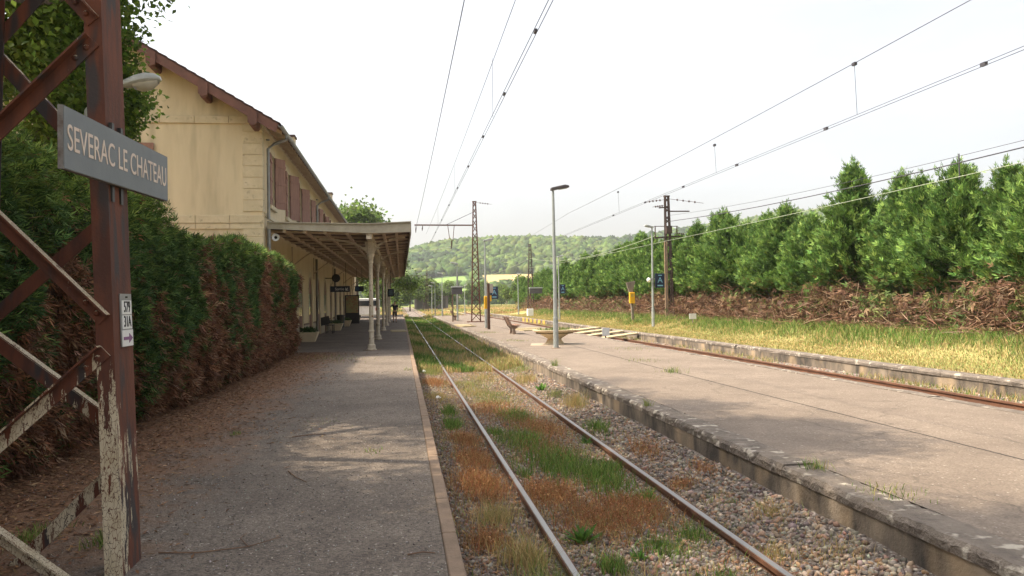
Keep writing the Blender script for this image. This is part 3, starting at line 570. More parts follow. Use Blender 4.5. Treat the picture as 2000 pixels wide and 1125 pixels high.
for k, yy in enumerate(PY):
    col = MB().lathe((CXP, yy, 0), [(.17, 0), (.17, .05), (.135, .06), (.135, .18), (.090, .22), (.082, .62), (.105, .64), (.105, .69), (.078, .71), (.066, 2.9), (.066, 3.0), (.090, 3.02), (.090, 3.07), (.072, 3.10), (.135, 3.28), (.135, 3.32)], 16).build('column', CREAMP, can, smooth=True)
    MB().box(CXP-.095, CXP+.095, yy-.095, yy+.095, 3.32, 3.76).build('column_head', CREAMP, col, bevel=.01)
    MB().lathe((CXP, yy, .0), [(.30, -.01), (.30, .014)], 4).build('foot_slab', KERB, col)
    for s, ln in ((-1, 1.75), (1, 1.2)):
        pts = arc_pts(CXP+s*.10, 3.30, CXP+s*ln, cz(CXP+s*ln)-.19)
        mb = MB()
        for a, b in zip(pts[:-1], pts[1:]): mb.beam((a[0], yy, a[1]), (b[0], yy, b[1]), .05, .055)
        mb.build('curved_bracket', CREAMP, col)
        cp = [(CXP+s*.097, 3.33), (CXP+s*.097, 3.75), (CXP+s*.30, 3.75)]+[(CXP+s*(.30+.10*math.sin(t)), 3.72-.12*(1-math.cos(t))) for t in np.linspace(.3, 2.2, 4)]
        hole = [(p[0], p[1]) for p in arc_pts(CXP+s*.10, 3.33, CXP+s*.52, 3.66, 6)]
        MB().prism([(CXP+s*.097, 3.75)]+[(CXP+s*.20, 3.75), (CXP+s*.17, 3.60), (CXP+s*.22, 3.53), (CXP+s*.34, 3.52)]+[(CXP+s*.30, 3.585), (CXP+s*.17, 3.47), (CXP+s*.097, 3.31)][::1], yy-.022, yy+.022, 'y').build('bracket_web', CREAMP, col)
    wb = MB(); wy = yy+(5.2 if k < 5 else 0)
    pts = [(BX+.03+(1.3)*t, 3.15+.72*math.sin(t*math.pi/2)) for t in np.linspace(0, 1, 8)]
    for a, b in zip(pts[:-1], pts[1:]): wb.beam((a[0], wy, a[1]), (b[0], wy, b[1]), .045, .05)
    wb.box(BX+.005, BX+.05, wy-.03, wy+.03, 2.85, 3.95); wb.build('wall_bracket', CANW, can)
# things under the canopy
def hang(name, x0, x1, y_, z0, z1, m, label, cat_='sign'):
    t = thing(name, ((x0+x1)/2, y_, z0), label, cat_); MB().box(x0, x1, y_-.05, y_+.05, z0, z1).build('panel', m, t, bevel=.008)
    for q in (.2, .8): MB().tube([(x0+(x1-x0)*q, y_, z1), (x0+(x1-x0)*q, y_, cz((x0+x1)/2)-.10)], .012, 6).build('hanger_rod', DARKM, t)
    return t
t = hang('exit_sign', -3.98, -2.88, 47.6, 2.28, 2.61, NAVY, 'dark navy hanging sign reading Sortie under the canopy')
text('Sortie', .21, WHITE, t, facing((-3.45, 47.548, 2.445), (1, 0, 0), (0, 0, 1)))
MB().prism([(-3.12, 2.36), (-2.96, 2.36), (-2.96, 2.40), (-3.05, 2.40), (-2.96, 2.50), (-2.99, 2.53), (-3.08, 2.43), (-3.08, 2.52), (-3.12, 2.52)], 47.544, 47.549, 'y').build('arrow', WHITE, t)
t = hang('platform_screen', -3.0, -2.42, 55, 2.40, 2.75, NAVY, 'blue hanging display panel beyond the exit sign'); MB().box(-2.95, -2.72, 54.944, 54.949, 2.46, 2.70).build('screen', BLUE, t)
t = thing('departure_monitor', (-.72, 60, 2.1), 'black departure monitor hanging from the outer canopy edge', 'monitor')
MB().box(-.95, -.48, 59.9, 60.1, 2.05, 2.62).build('casing', BLACK, t, bevel=.02); MB().box(-.85, -.58, 59.892, 59.898, 2.15, 2.52).build('screen', mat('monitor_glow', (.10, .14, .16), (.02, .03, .04), 20, .3, 0, detail=1), t); MB().tube([(-.72, 60, 2.62), (-.72, 60, cz(-.72)-.003)], .025, 8).build('hanger', DARKM, t)
t = thing('horn_speaker', (-4.1, 27.62, 3.8), 'white horn loudspeaker on the near corner under the canopy', 'loudspeaker')
hp = [(.02, -.20), (.03, -.12), (.06, -.05), (.115, 0), (.125, .005), (.11, .006), (.05, -.04), (.02, -.06)]
mb = MB(); n_ = 16
vs_ = [(-4.03+r_*math.cos(2*math.pi*k/n_), 27.55-z_*1., 3.83+r_*math.sin(2*math.pi*k/n_)) for r_, z_ in hp for k in range(n_)]
fs = [(i_*n_+k, i_*n_+(k+1) % n_, (i_+1)*n_+(k+1) % n_, (i_+1)*n_+k) for i_ in range(len(hp)-1) for k in range(n_)]
MB().add(vs_, fs).build('horn', WHITE, t, smooth=True); MB().tube([(-4.03, 27.60, 3.83), (-4.03, 27.58, 3.83)], .05, 12).build('driver', BLACK, t); MB().beam((-4.03, 27.72, 3.83), (BX+.03, 27.72, 3.83), .03, .04).build('mount', DARKM, t)
def trough(x, y_, lab, s=1.):
    t = thing('wall_planter', (x, y_, 0), lab, 'planter', 'planters along the station wall')
    w0, w1, h = .26*s, .42*s, .42*s
    MB().add([(x-w0, y_-w0, 0), (x+w0, y_-w0, 0), (x+w0, y_+w0, 0), (x-w0, y_+w0, 0), (x-w1, y_-w1, h), (x+w1, y_-w1, h), (x+w1, y_+w1, h), (x-w1, y_+w1, h), (x-w1+.06, y_-w1+.06, h), (x+w1-.06, y_-w1+.06, h), (x+w1-.06, y_+w1-.06, h), (x-w1+.06, y_+w1-.06, h), (x-w1+.08, y_-w1+.08, h-.08), (x+w1-.08, y_-w1+.08, h-.08), (x+w1-.08, y_+w1-.08, h-.08), (x-w1+.08, y_+w1-.08, h-.08)],
             [(0, 3, 2, 1), (0, 1, 5, 4), (1, 2, 6, 5), (2, 3, 7, 6), (3, 0, 4, 7), (4, 5, 9, 8), (5, 6, 10, 9), (6, 7, 11, 10), (7, 4, 8, 11), (8, 9, 13, 12), (9, 10, 14, 13), (10, 11, 15, 14), (11, 8, 12, 15), (12, 13, 14, 15)]).build('tub', PLANTERC, t)
    n_ = 220; P_ = np.stack([RG.normal(x, w1*.4, n_), RG.normal(y_, w1*.4, n_), np.full(n_, h-.05)], 1); P_[:, 0] = np.clip(P_[:, 0], x-w1+.08, x+w1-.08); P_[:, 1] = np.clip(P_[:, 1], y_-w1+.08, y_+w1-.08)
    P_[:, 2] += RG.uniform(0, .18, n_); D_ = RG.normal(0, .7, (n_, 3)); D_[:, 2] = np.abs(D_[:, 2])+.3
    plb = trimesh('plant', *leaves(P_, D_, RG.normal(0, 1, (n_, 3)), RG.uniform(.08, .18, n_), RG.uniform(.04, .08, n_), colvar(n_, [(.05, .09, .03), (.08, .13, .04)])), LEAF, t); tag(plb, kind='stuff')
for x, y_, l in ((-3.95, 36.2, 'cream trough planter nearest the hedge end'), (-3.9, 50.6, 'cream trough planter between the wall seats and the poster case'), (-3.9, 59., 'cream trough planter just before the poster case'), (-3.9, 73., 'cream trough planter beyond the poster case')): trough(x, y_, l)
t = thing('poster_case', (-4.1, 64.5, 0), 'upright poster case with a map above a dark panel', 'display board')
MB().box(-4.28, -3.2, 64.45, 64.60, .05, 2.25).build('case', DARKM, t, bevel=.01); MB().box(-4.20, -3.28, 64.435, 64.447, .88, 2.17).build('poster', mat('poster_map', (.42, .34, .15), (.28, .30, .13), 5, .4, 0, c3=(.36, .17, .09), s3=8, lo3=.5, hi3=.6), t)
t = thing('wall_clock', (-3.8, 48.6, 3.0), 'round dark double faced clock bracketed from the station wall', 'clock')
vs_ = [(-3.72+.24*math.cos(2*math.pi*k/20), yy_, 3.1+.24*math.sin(2*math.pi*k/20)) for yy_ in (48.5, 48.68) for k in range(20)]
MB().add(vs_, [tuple(range(19, -1, -1)), tuple(range(20, 40))]+[(k, (k+1) % 20, 20+(k+1) % 20, 20+k) for k in range(20)]).build('clock_body', DARKM, t); MB().beam((BX+.0, 48.59, 3.1), (-3.96, 48.59, 3.1), .04, .05).build('arm', DARKM, t)
t = thing('litter_bin', (-3.95, 55, 0), 'dark cylindrical litter bin against the station wall', 'bin'); MB().lathe((-3.95, 55, 0), [(.24, .05), (.28, .8), (.30, .82), (.30, .88), (.22, .88), (.20, .5)], 14).build('body', DARKM, t, smooth=True); MB().lathe((-3.95, 55, 0), [(.18, 0), (.18, .06)], 14).build('foot', DARKM, t)
for k, yy in enumerate((45.6, 46.5)):
    t = thing('wire_seat', (-3.85, yy, 0), 'dark metal seat by the station wall, %s one' % ('nearer' if k == 0 else 'farther'), 'seat', 'metal seats by the wall')
    MB().box(-4.1, -3.65, yy-.22, yy+.22, .44, .47).build('seat', DARKM, t); MB().beam((-4.1, yy, .47), (-4.2, yy, .9), .44, .02, (0, 1, 0)).build('backrest', DARKM, t)
    for sx in (-4.05, -3.7):
        for sy in (-.18, .18): MB().tube([(sx, yy+sy, 0), (sx, yy+sy, .45)], .012, 6).build('leg', DARKM, t)
for k, (x, y_, L_, a) in enumerate(((-.12, 46.0, .9, .06), (-.2, 47.6, .9, .02))):
    o = MB().box(x-.42, x+.42, y_-.45, y_+.45, .004, .05).build('loose_board', BOARD, None, bevel=.005); tag(o, 'pale board lying on the station platform edge, %s of two' % ('nearer' if k == 0 else 'farther'), 'board', 'boards on the station platform')

# ------------------------------------------------------------------ foreground lattice mast, name sign, number plate
mast = thing('catenary_mast', (-2.21, 5.44, 0), 'near rusty lattice mast with flaking cream paint low down', 'mast')
MCX, MY0, MY1 = -2.21, 5.30, 5.66
def legx(z): return -1.704-.028*z            # outer face of the right-hand channel
def mirx(z): return 2*MCX-legx(z)
def channel(sgn):
    mb = MB(); x = lambda z, d: legx(z)-d if sgn > 0 else mirx(z)+d
    za, zb, th, fl = -.3, 6.0, .011, .104
    for (d0, d1, ya, yb) in ((0, th, MY0, MY1), (th, fl, MY0, MY0+th), (th, fl, MY1-th, MY1)):
        vs_ = []
        for z_ in (za, zb): vs_ += [(x(z_, d0), ya, z_), (x(z_, d1), ya, z_), (x(z_, d1), yb, z_), (x(z_, d0), yb, z_)]
        mb.add(vs_, [(0, 3, 2, 1), (4, 5, 6, 7), (0, 1, 5, 4), (1, 2, 6, 5), (2, 3, 7, 6), (3, 0, 4, 7)])
    return mb.build('leg', MASTP, mast)
channel(1); channel(-1)
def brace(a, b, yf, out):
    a = Vector((a[0], yf, a[1])); b = Vector((b[0], yf, b[1])); d = (b-a).normalized(); n = Vector((-d.z, 0, d.x))
    if n.z < 0: n = -n
    o = MB().beam(a+Vector((0, out*.006, 0)), b+Vector((0, out*.006, 0)), .012, .082, n)
    o.beam(a+n*.041+Vector((0, out*.042, 0)), b+n*.041+Vector((0, out*.042, 0)), .072, .011, n)
    ob = o.build('brace', MASTP, mast)
    for p in (a+d*.06, b-d*.06, a+d*.15, b-d*.15):
        yy = p.y+out*.012; vs_ = []
        for r_, o_ in ((.018, 0), (.017, .006), (.010, .012)): vs_ += [(p.x+r_*math.cos(2*math.pi*k/10), yy+out*o_, p.z+r_*math.sin(2*math.pi*k/10)) for k in range(10)]
        fs = [(i_*10+k, i_*10+(k+1) % 10, (i_+1)*10+(k+1) % 10, (i_+1)*10+k) for i_ in range(2) for k in range(10)]+[tuple(20+k for k in range(10))]
        MB().add(vs_, fs).build('rivet', MASTP, ob, smooth=True)
rt = lambda z: (legx(z)-.047, z); lf = lambda z: (mirx(z)+.047, z)
for a, b in ((rt(-.24), lf(.50)), (lf(.60), rt(1.38)), (rt(1.57), lf(2.40)), (lf(2.49), rt(3.28)), (rt(3.40), lf(4.2)), (lf(4.3), rt(5.1))): brace(a, b, MY0, -1)
for a, b in ((lf(-.22), rt(.68)), (rt(.78), lf(1.47)), (lf(1.56), rt(2.30)), (rt(2.42), lf(3.28)), (lf(3.36), rt(4.2)), (rt(4.3), lf(5.1))): brace(a, b, MY1, 1)
t = thing('station_name_sign', (-1.73, 5.47, 2.37), 'grey station name board reading SEVERAC LE CHATEAU', 'sign')
YA, YB = 4.52, 6.44; x0, x1 = -1.756, -1.729
def sg(y_, z_): return z_+(y_-YA)*.033
QF = [(0, 1, 2, 3), (7, 6, 5, 4), (0, 4, 5, 1), (1, 5, 6, 2), (2, 6, 7, 3), (3, 7, 4, 0)]
MB().add([(xx, yy, sg(yy, zz)) for xx in (x0, x1) for yy, zz in ((YA, 2.371), (YB, 2.371), (YB, 2.706), (YA, 2.706))], QF).build('back_frame', SIGNE, t)
MB().add([(xx, yy, sg(yy, zz)) for xx in (x1-.001, x1+.004) for yy, zz in ((YA+.004, 2.375), (YB-.004, 2.375), (YB-.004, 2.702), (YA+.004, 2.702))], QF).build('face_plate', SIGNG, t)
text('SEVERAC LE CHATEAU', .198, SIGNL, t, facing((x1+.005, (YA+YB)/2, sg((YA+YB)/2, 2.538)), (0, 1, .033), (0, -.033, 1)), sx=.915)
for yy in (5.36, 5.52): MB().box(x0-.022, x0-.001, yy-.02, yy+.02, 2.30, 2.79).build('clamp', DARKM, t)
t = thing('number_plate', (-1.74, 5.49, 1.38), 'small plate reading 579 31A with a purple arrow on mast', 'plate')
def px_(z): return legx(z)+.004
tilt = Vector((-.028, 0, 1)).normalized(); PYC = 5.525
MB().beam((px_(1.395)+.001, PYC, 1.395), (px_(1.73)+.001, PYC, 1.73), .215, .006, (1, 0, .028)).build('backing', ZINC, t)
for nm, za, zb_ in (('digit_panel', 1.60, 1.688), ('digit_panel', 1.507, 1.594), ('arrow_panel', 1.397, 1.50)):
    MB().beam((px_(za)+.007, PYC, za), (px_(zb_)+.007, PYC, zb_), .205 if nm == 'arrow_panel' else .18, .004, (1, 0, .028)).build(nm, WHITE, t)
text('579', .100, BLACK, t, facing((px_(1.644)+.0105, PYC, 1.644), (0, 1, 0), tilt), sx=.82)
text('31A', .100, BLACK, t, facing((px_(1.551)+.0105, PYC, 1.551), (0, 1, 0), tilt), sx=.82)
q = [(-.082, .010), (.022, .010), (.022, .030), (.088, 0), (.022, -.030), (.022, -.010), (-.082, -.010)]
MB().prism([(PYC+a, 1.447+b) for a, b in q], px_(1.447)+.0095, px_(1.447)+.012, 'x').build('arrow', PURPLE, t)
MB().lathe((px_(1.708)+.008, PYC, 1.704), [(.008, 0), (.008, .01)], 6).build('bolt', DARKM, t)

# ------------------------------------------------------------------ hedge on the left
hedge = thing('conifer_hedge', (-4.4, 15, 0), 'tall clipped conifer hedge, green above and brown below, beside platform', 'hedge')
HX, HT = -3.42, 2.95
def hface(y_, z_):      # bulge of the front face
    return HX+.16*lump(y_, z_, 0, 2.4, 21)+.10*lump(y_, z_, 0, 6., 22)-.16*np.clip((z_-2.3)/.7, 0, 1)**2-.18*np.clip((.5-z_)/.5, 0, 1)
def htop(x_, y_): return np.interp(y_, [1.5, 12.6, 13.6, 15.5, 18.5, 22, 25, 27.4], [3.2, 3.18, 2.80, 2.82, 3.05, 3.0, 2.9, 2.75])+.10*lump(x_, y_, 0, 1.7, 23)+.07*lump(x_, y_, 0, 6, 24)
def hedge_sprays(n, kind):
    if kind == 'front':
        y_ = 1.5+25.9*RG.uniform(0, 1, n)**1.45; z_ = RG.uniform(.03, 1, n)*htop(-3.5, y_); dep = np.abs(RG.normal(0, .13, n)); x_ = hface(y_, z_)-dep+.04
        D = np.stack([RG.uniform(.35, 1., n), RG.normal(0, .55, n), RG.normal(.18, .5, n)], 1)
    elif kind == 'top':
        y_ = 1.5+25.9*RG.uniform(0, 1, n)**1.3; x_ = RG.uniform(-5.6, -3.4, n); dep = np.abs(RG.normal(0, .10, n)); z_ = htop(x_, y_)-dep+.03; D = np.stack([RG.normal(.1, .5, n), RG.normal(0, .5, n), RG.uniform(.4, 1., n)], 1)
    else:
        x_ = RG.uniform(-5.6, -3.45, n); z_ = RG.uniform(.03, 1, n)*htop(x_, 27.4*np.ones(n)); dep = np.abs(RG.normal(0, .1, n)); y_ = 27.1-dep; D = np.stack([RG.normal(0, .5, n), RG.uniform(.3, 1, n), RG.normal(.2, .5, n)], 1)
    P_ = np.stack([x_, y_, z_], 1); b = lump(y_, z_*1.15, 0, 1.9, 31)+.45*lump(y_, z_, 0, 5.5, 32)
    pb = np.clip(1.25-z_*.72+1.25*b+.065*(y_-12), .02, .97) if kind != 'top' else np.clip(.06+.25*b, .0, .5)
    brown = RG.uniform(0, 1, n) < pb
    lit_top = np.clip((z_-2.45)/.5, 0, 1)[:, None]  # hedge top lightened in the colour, as sunlit tips
    g = colvar(n, [(.050, .095, .030), (.075, .130, .037), (.115, .175, .047), (.034, .066, .025)], jit=.26); br = colvar(n, [(.19, .092, .051), (.125, .064, .040), (.25, .128, .068), (.28, .18, .11)], [.35, .33, .22, .10], jit=.28)
    D[brown] += np.array([0, 0, -.55]); L_ = np.where(brown, RG.uniform(.07, .17, n), RG.uniform(.07, .15, n))*(.85+.35*np.clip((y_-6)/20, 0, 1))
    return sprays(P_, D, RG.normal(0, 1, (n, 3))+np.array([.2, 0, .8]), L_, np.where(brown[:, None], br, g*(1-lit_top)+g*np.array([1.75, 1.55, 1.2])*lit_top), .6, .13)
trimesh('foliage', *cat(hedge_sprays(120000, 'front'), hedge_sprays(26000, 'top'), hedge_sprays(5000, 'end')), NEEDLE, hedge)
yy = np.linspace(1.2, 26.95, 120); zz = np.linspace(0, 1, 16); Yh, Zh = np.meshgrid(yy, zz)
Zw = Zh*(htop(-3.6, Yh)-.22); Xw = hface(Yh, Zw)-.30-.10*np.abs(lump(Yh, Zw, 0, 9, 25))
V = np.stack([Xw.ravel(), Yh.ravel(), Zw.ravel()], 1); nn = len(yy); i = (np.arange(15)[:, None]*nn+np.arange(nn-1)[None]).ravel(); T = np.concatenate([np.stack([i, i+1, i+nn+1], 1), np.stack([i, i+nn+1, i+nn], 1)])
o_ = len(V); top = 15*nn+np.arange(nn); V2 = V[top].copy(); V2[:, 0] = -5.7; V3 = V2.copy(); V3[:, 2] = 0; V = np.concatenate([V, V2, V3])
a = np.arange(nn-1); T = np.concatenate([T, np.stack([15*nn+a, 15*nn+a+1, o_+a+1], 1), np.stack([15*nn+a, o_+a+1, o_+a], 1), np.stack([o_+a, o_+a+1, o_+nn+a+1], 1), np.stack([o_+a, o_+nn+a+1, o_+nn+a], 1)])
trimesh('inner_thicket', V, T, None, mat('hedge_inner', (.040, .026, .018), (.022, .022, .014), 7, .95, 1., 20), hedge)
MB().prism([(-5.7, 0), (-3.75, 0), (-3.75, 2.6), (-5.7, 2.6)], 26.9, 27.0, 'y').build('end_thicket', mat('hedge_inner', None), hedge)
mb = MB()
for k in range(420):
    y_ = 2+24.5*rnd.random()**1.4; z_ = rnd.uniform(.05, 2.4)*rnd.random()**.5; x = float(hface(y_, z_))-.15; d = Vector((rnd.uniform(.3, .9), rnd.gauss(0, .7), rnd.gauss(.1, .5))).normalized()*rnd.uniform(.15, .42)
    p = Vector((x, y_, max(z_, .03))); q = p+d; q.z = max(q.z, .02); mb.tube([p, p+(q-p)*.5+Vector((0, 0, .02)), q], [.006, .004, .002], 4, False)
tag(mb.build('bare_twigs', DEADW, hedge), kind='stuff')
for k, y_ in enumerate(np.arange(2.2, 26.8, 1.6)):
    MB().tube([(-4.3, y_, 0), (-4.25, y_+.05, .8), (-4.3, y_, 2.2)], [.07, .055, .03], 7).build('trunk', BARK, hedge)

# ------------------------------------------------------------------ broadleaf trees
def grow(mb, p, d, L_, r_, lev, tips, rs, spread=.62, up=.12):
    n_ = 4; pts = [p]; rr = [r_]
    for k in range(n_):
        d = (d+Vector((rs.gauss(0, .10), rs.gauss(0, .10), up*.4))).normalized(); pts.append(pts[-1]+d*L_/n_); rr.append(r_*(1-.5*(k+1)/n_))
    mb.tube(pts, rr, 8 if lev > 2 else 5, False)
    if lev <= 2: tips += [(q, d, lev) for q in pts[1:]]
    if lev == 0: return
    for k in range(rs.choice((3, 4)) if lev > 1 else 4):
        a = rs.uniform(0, 6.28); t_ = rs.choice((2, 3, 4, 4)); e = d.orthogonal().normalized(); e.rotate(Matrix.Rotation(a, 3, d))
        nd = (d*(1-spread*.6)+e*spread*rs.uniform(.7, 1.3)+Vector((0, 0, up))).normalized(); grow(mb, pts[t_], nd, L_*rs.uniform(.62, .82), rr[t_]*.68, lev-1, tips, rs, spread, up)
def clear_of(x, lim, y_=0., z_=0.):      # lopped back on the platform side, unevenly and more so low down
    lim = lim+.55*lump(np.asarray(y_), np.asarray(z_), 0, 1.1, 81)-.32*np.maximum(6.3-np.asarray(z_), 0)
    d = np.maximum(x-(lim-2.5), 0); return np.where(d > 0, lim-2.5+2.5*(1-np.exp(-d/2.5)), x)
def broad_tree(name, loc, H, seed, nl, leafL, cols, label, spread=.62, group=None, lowl=.22, lim=None, tight=.045):
    rs = random.Random(seed); t = thing(name, loc, label, 'tree', group); mb = MB(); tips = []; p0 = Vector(loc)
    grow(mb, p0-Vector((0, 0, .1)), Vector((rs.gauss(0, .03), rs.gauss(0, .03), 1)).normalized(), H*.34, H*.020, 4, tips, rs, spread)
    if lim is not None: mb.v = [(float(clear_of(np.array(p[0]), lim, p[1], p[2])), p[1], p[2]) for p in mb.v]
    tr = mb.build('trunk', BARK, t, smooth=True)
    P0 = np.array([q[0][:] for q in tips]); zlim = loc[2]+H*lowl
    idx = RG.integers(0, len(P0), nl); s_ = H*tight; P_ = P0[idx]+RG.normal(0, s_, (nl, 3))*np.array([1, 1, .75]); P_ = P_[P_[:, 2] > zlim]; n_ = len(P_)
    if lim is not None: P_[:, 0] = clear_of(P_[:, 0], lim+.2, P_[:, 1], P_[:, 2])+RG.normal(0, .18, n_)
    D_ = RG.normal(0, 1, (n_, 3)); D_[:, 2] -= .35; N_ = RG.normal(0, .55, (n_, 3))+np.array([0, 0, 1.])
    trimesh('crown', *leaves(P_, D_, N_, RG.uniform(.75, 1.25, n_)*leafL, RG.uniform(.6, .95, n_)*leafL, colvar(n_, cols, jit=.2)), LEAF, t)
    return t
GREENS = [(.10, .165, .032), (.135, .21, .038), (.175, .25, .045), (.075, .12, .028)]
PALE = [(.10, .15, .04), (.13, .18, .05), (.08, .12, .035)]
LT = []
LT.append(broad_tree('maple_tree', (-8.0, 15.2, 0), 14.5, 3, 95000, .12, GREENS, 'leafy maple in front of the station gable, behind the hedge', .60, lim=-5.15, tight=.026))
LT.append(broad_tree('maple_tree', (-7.0, 8.6, 0), 18.4, 8, 66000, .12, GREENS, 'leafy maple behind the hedge at the left edge of the picture', .62, lim=-4.2, tight=.017))
for (x, y_, src, s_, lab) in ((-7.8, 3.4, 0, 1.10, 'leafy maple behind the hedge beside the near mast'), (-13.5, 13.0, 1, .85, 'leafy maple farther back behind the hedge')):
    c = copy_tree(LT[src], (x, y_, 0), 0, s_); c['label'] = lab
for o_ in LT: o_['group'] = 'maples behind the hedge'
bt = broad_tree('lime_tree', (-5.2, 100, 0), 17.5, 12, 20000, .42, PALE+GREENS[:2], 'pale green tree rising behind the far end of the canopy', .66)
c = copy_tree(bt, (-3.2, 112, 0), 2.1, .74); c['label'] = 'smaller pale tree at the right of the canopy roof'
c = copy_tree(bt, (-11, 96, 0), 4.1, .85); c['label'] = 'dark leafy tree seen under the canopy beyond the wall'
mt = broad_tree('lineside_tree', (2.0, 186, -.4), 9, 17, 9000, .50, PALE+GREENS[1:3], 'rounded tree left of the far track end', .75, 'trees beyond the platforms', .05)
SP = [(-3.5, 178, .85), (5.5, 205, 1.0), (-7, 190, 1.1), (9.5, 222, .9), (14.5, 238, .95), (20, 246, .85), (25.5, 260, 1.0), (-1, 225, 1.2), (33, 270, .9), (40, 285, 1.0), (48, 300, 1.1), (58, 310, 1.0), (22, 152, .78), (27, 165, .9), (31, 140, .85), (44, 240, 1.), (37, 215, .8), (52, 260, 1.1)]
for k, (x, y_, s_) in enumerate(SP):
    c = copy_tree(mt, (x, y_, float(terr(np.array(x), np.array(y_)))-.05), 1.7*k, s_); c['label'] = 'green lineside tree beyond the platforms, %s of the scattered row' % ordinal(k)

# ------------------------------------------------------------------ cypress row on the right
def cypress(name, loc, H, seed, label):
    rs = np.random.default_rng(seed); t = thing(name, loc, label, 'tree', 'cypress row beside the grass platform'); L0 = np.array(loc)
    MB().tube([Vector(loc)+Vector((0, 0, -.1)), Vector(loc)+Vector((.04, .03, H*.45)), Vector(loc)+Vector((0, 0, H*.93))], [.11, .07, .012], 8).build('trunk', BARK, t)
    br = MB(); Ps, Ds, Ss, Ts = [], [], [], []
    nb = 190
    for k in range(nb):
        u = (k+rs.uniform(0, 1))/nb; z_ = H*(.20+.78*u); Rm = (1.42*(1-u)**.95+.06)*(.62+.6*rs.uniform()); a = rs.uniform(0, 6.28)
        el = .45+.55*u+rs.normal(0, .12); d = np.array([math.cos(a)*math.cos(el), math.sin(a)*math.cos(el), math.sin(el)]); L_ = Rm/max(.35, math.cos(el)); L_ = min(L_, 1.9)
        m_ = int(16+44*L_); tt = rs.uniform(.22, 1, m_)**.8; p = np.array([0, 0, z_])+np.outer(tt*L_, d); p[:, 2] += .12*L_*tt**2
        Ps.append(p+rs.normal(0, .075, (m_, 3))); dd = d+rs.normal(0, .42, (m_, 3)); dd[:, 2] += .25; Ds.append(dd); Ss.append(np.full(m_, 1-.35*u)); Ts.append(tt)
        if k % 3 == 0: br.tube([Vector(L0)+Vector((0, 0, z_)), Vector(L0)+Vector((0, 0, z_))+Vector(d)*L_*.7], [.018, .006], 4, False)
    m_ = 50; Ps.append(np.stack([rs.normal(0, .05, m_), rs.normal(0, .05, m_), H*rs.uniform(.86, 1.07, m_)], 1)); Ds.append(rs.normal(0, .3, (m_, 3))+np.array([0, 0, 1])); Ss.append(np.full(m_, .7)); Ts.append(np.full(m_, .9))
    P_ = np.concatenate(Ps); D_ = np.concatenate(Ds); S_ = np.concatenate(Ss); n_ = len(P_)
    C_ = colvar(n_, [(.075, .150, .036), (.108, .195, .046), (.150, .240, .060), (.055, .112, .032)], jit=.2)
    tipg = np.clip((np.concatenate(Ts)-.55)/.45, 0, 1)[:, None]; C_ = C_*(.62+.75*tipg)*(1+tipg*np.array([.16, .06, -.05]))   # young tip growth paler; shade of the inner gaps darkened into the colour
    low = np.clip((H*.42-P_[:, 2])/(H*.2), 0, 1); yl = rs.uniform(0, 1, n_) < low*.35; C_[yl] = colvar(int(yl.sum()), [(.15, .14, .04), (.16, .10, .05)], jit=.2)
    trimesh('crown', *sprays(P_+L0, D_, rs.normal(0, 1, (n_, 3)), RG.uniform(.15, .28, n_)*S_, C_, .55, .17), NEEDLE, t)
    br.build('branches', BARK, t)
    mb = MB()
    for k in range(34):
        a = rs.uniform(0, 6.28); z_ = H*rs.uniform(.04, .33); L_ = rs.uniform(.3, 1.0); p = Vector(L0)+Vector((0, 0, z_)); e = Vector((math.cos(a), math.sin(a), rs.normal(.05, .3)))
        mb.tube([p, p+e*L_*.5+Vector((0, 0, .03)), p+e*L_], [.016, .01, .004], 4, False)
    mb.build('dead_branches', DEADW, t); return t
protos = []
yy = 17.6; k = 0; hs_ = [4.75, 4.4, 5.15, 4.6, 4.9]
while yy < 121:
    x = 17.7+rnd.gauss(0, .28); z_ = float(terr(np.array(x), np.array(yy)))-.05; big = 1+.05*math.sin(yy*.33)+.04*math.sin(yy*.91)-.0030*max(0, yy-45)
    lab = 'dense green cypress in the right-hand row, %s from the right' % ordinal(k)
    if k < 5: t = cypress('cypress_tree', (x, yy, z_), hs_[k], 40+k, lab); protos.append(t)
    else:
        c = copy_tree(protos[(k*2+k//5) % 5], (x, yy, z_), rnd.uniform(0, 6.28), 1); s_ = big*rnd.uniform(.90, 1.10)*(1+.07*min(1, max(0, (yy-22)/15))); c.scale = (s_*1.04, s_*1.04, s_*1.03); c['label'] = lab
    k += 1; yy += rnd.choice((.95, 1.05, 1.15, 1.3, 1.45))
# cut brush heaped at their feet
def tz(x, y_): return terr(np.asarray(x, float), np.asarray(y_, float))
n = 15000; by = 16+90*RG.uniform(0, 1, n)**1.4; bx_ = RG.normal(16.55, .42, n); hgt = np.clip(1.25+.75*lump(by, 0, 0, .9, 51)+.4*lump(by, 1, 0, 2.6, 52), .2, 2.3); bzv = tz(bx_, by)+np.abs(RG.uniform(0, 1, n))**.8*hgt*np.exp(-((bx_-16.75)/.75)**2)
D = np.stack([RG.normal(-.45, .7, n), RG.normal(0, .9, n), RG.normal(-.05, .45, n)], 1); D = unit(D); L_ = RG.uniform(.25, .95, n)
P = np.stack([bx_, by, bzv], 1); S = unit(np.cross(D, RG.normal(0, 1, (n, 3)))); w_ = RG.uniform(.006, .02, n)[:, None]; bend = RG.normal(0, .07, (n, 3)); E2 = P+D*L_[:, None]; E2[:, 2] = np.maximum(E2[:, 2], tz(E2[:, 0], E2[:, 1])+.01); Md = (P+E2)/2+bend; U2 = np.cross(S, D)
V = np.stack([P-S*w_, P+S*w_, P+U2*w_*1.6, Md-S*w_*.7, Md+S*w_*.7, Md+U2*w_*1.1, E2], 1).reshape(-1, 3); b = np.arange(n)[:, None]*7
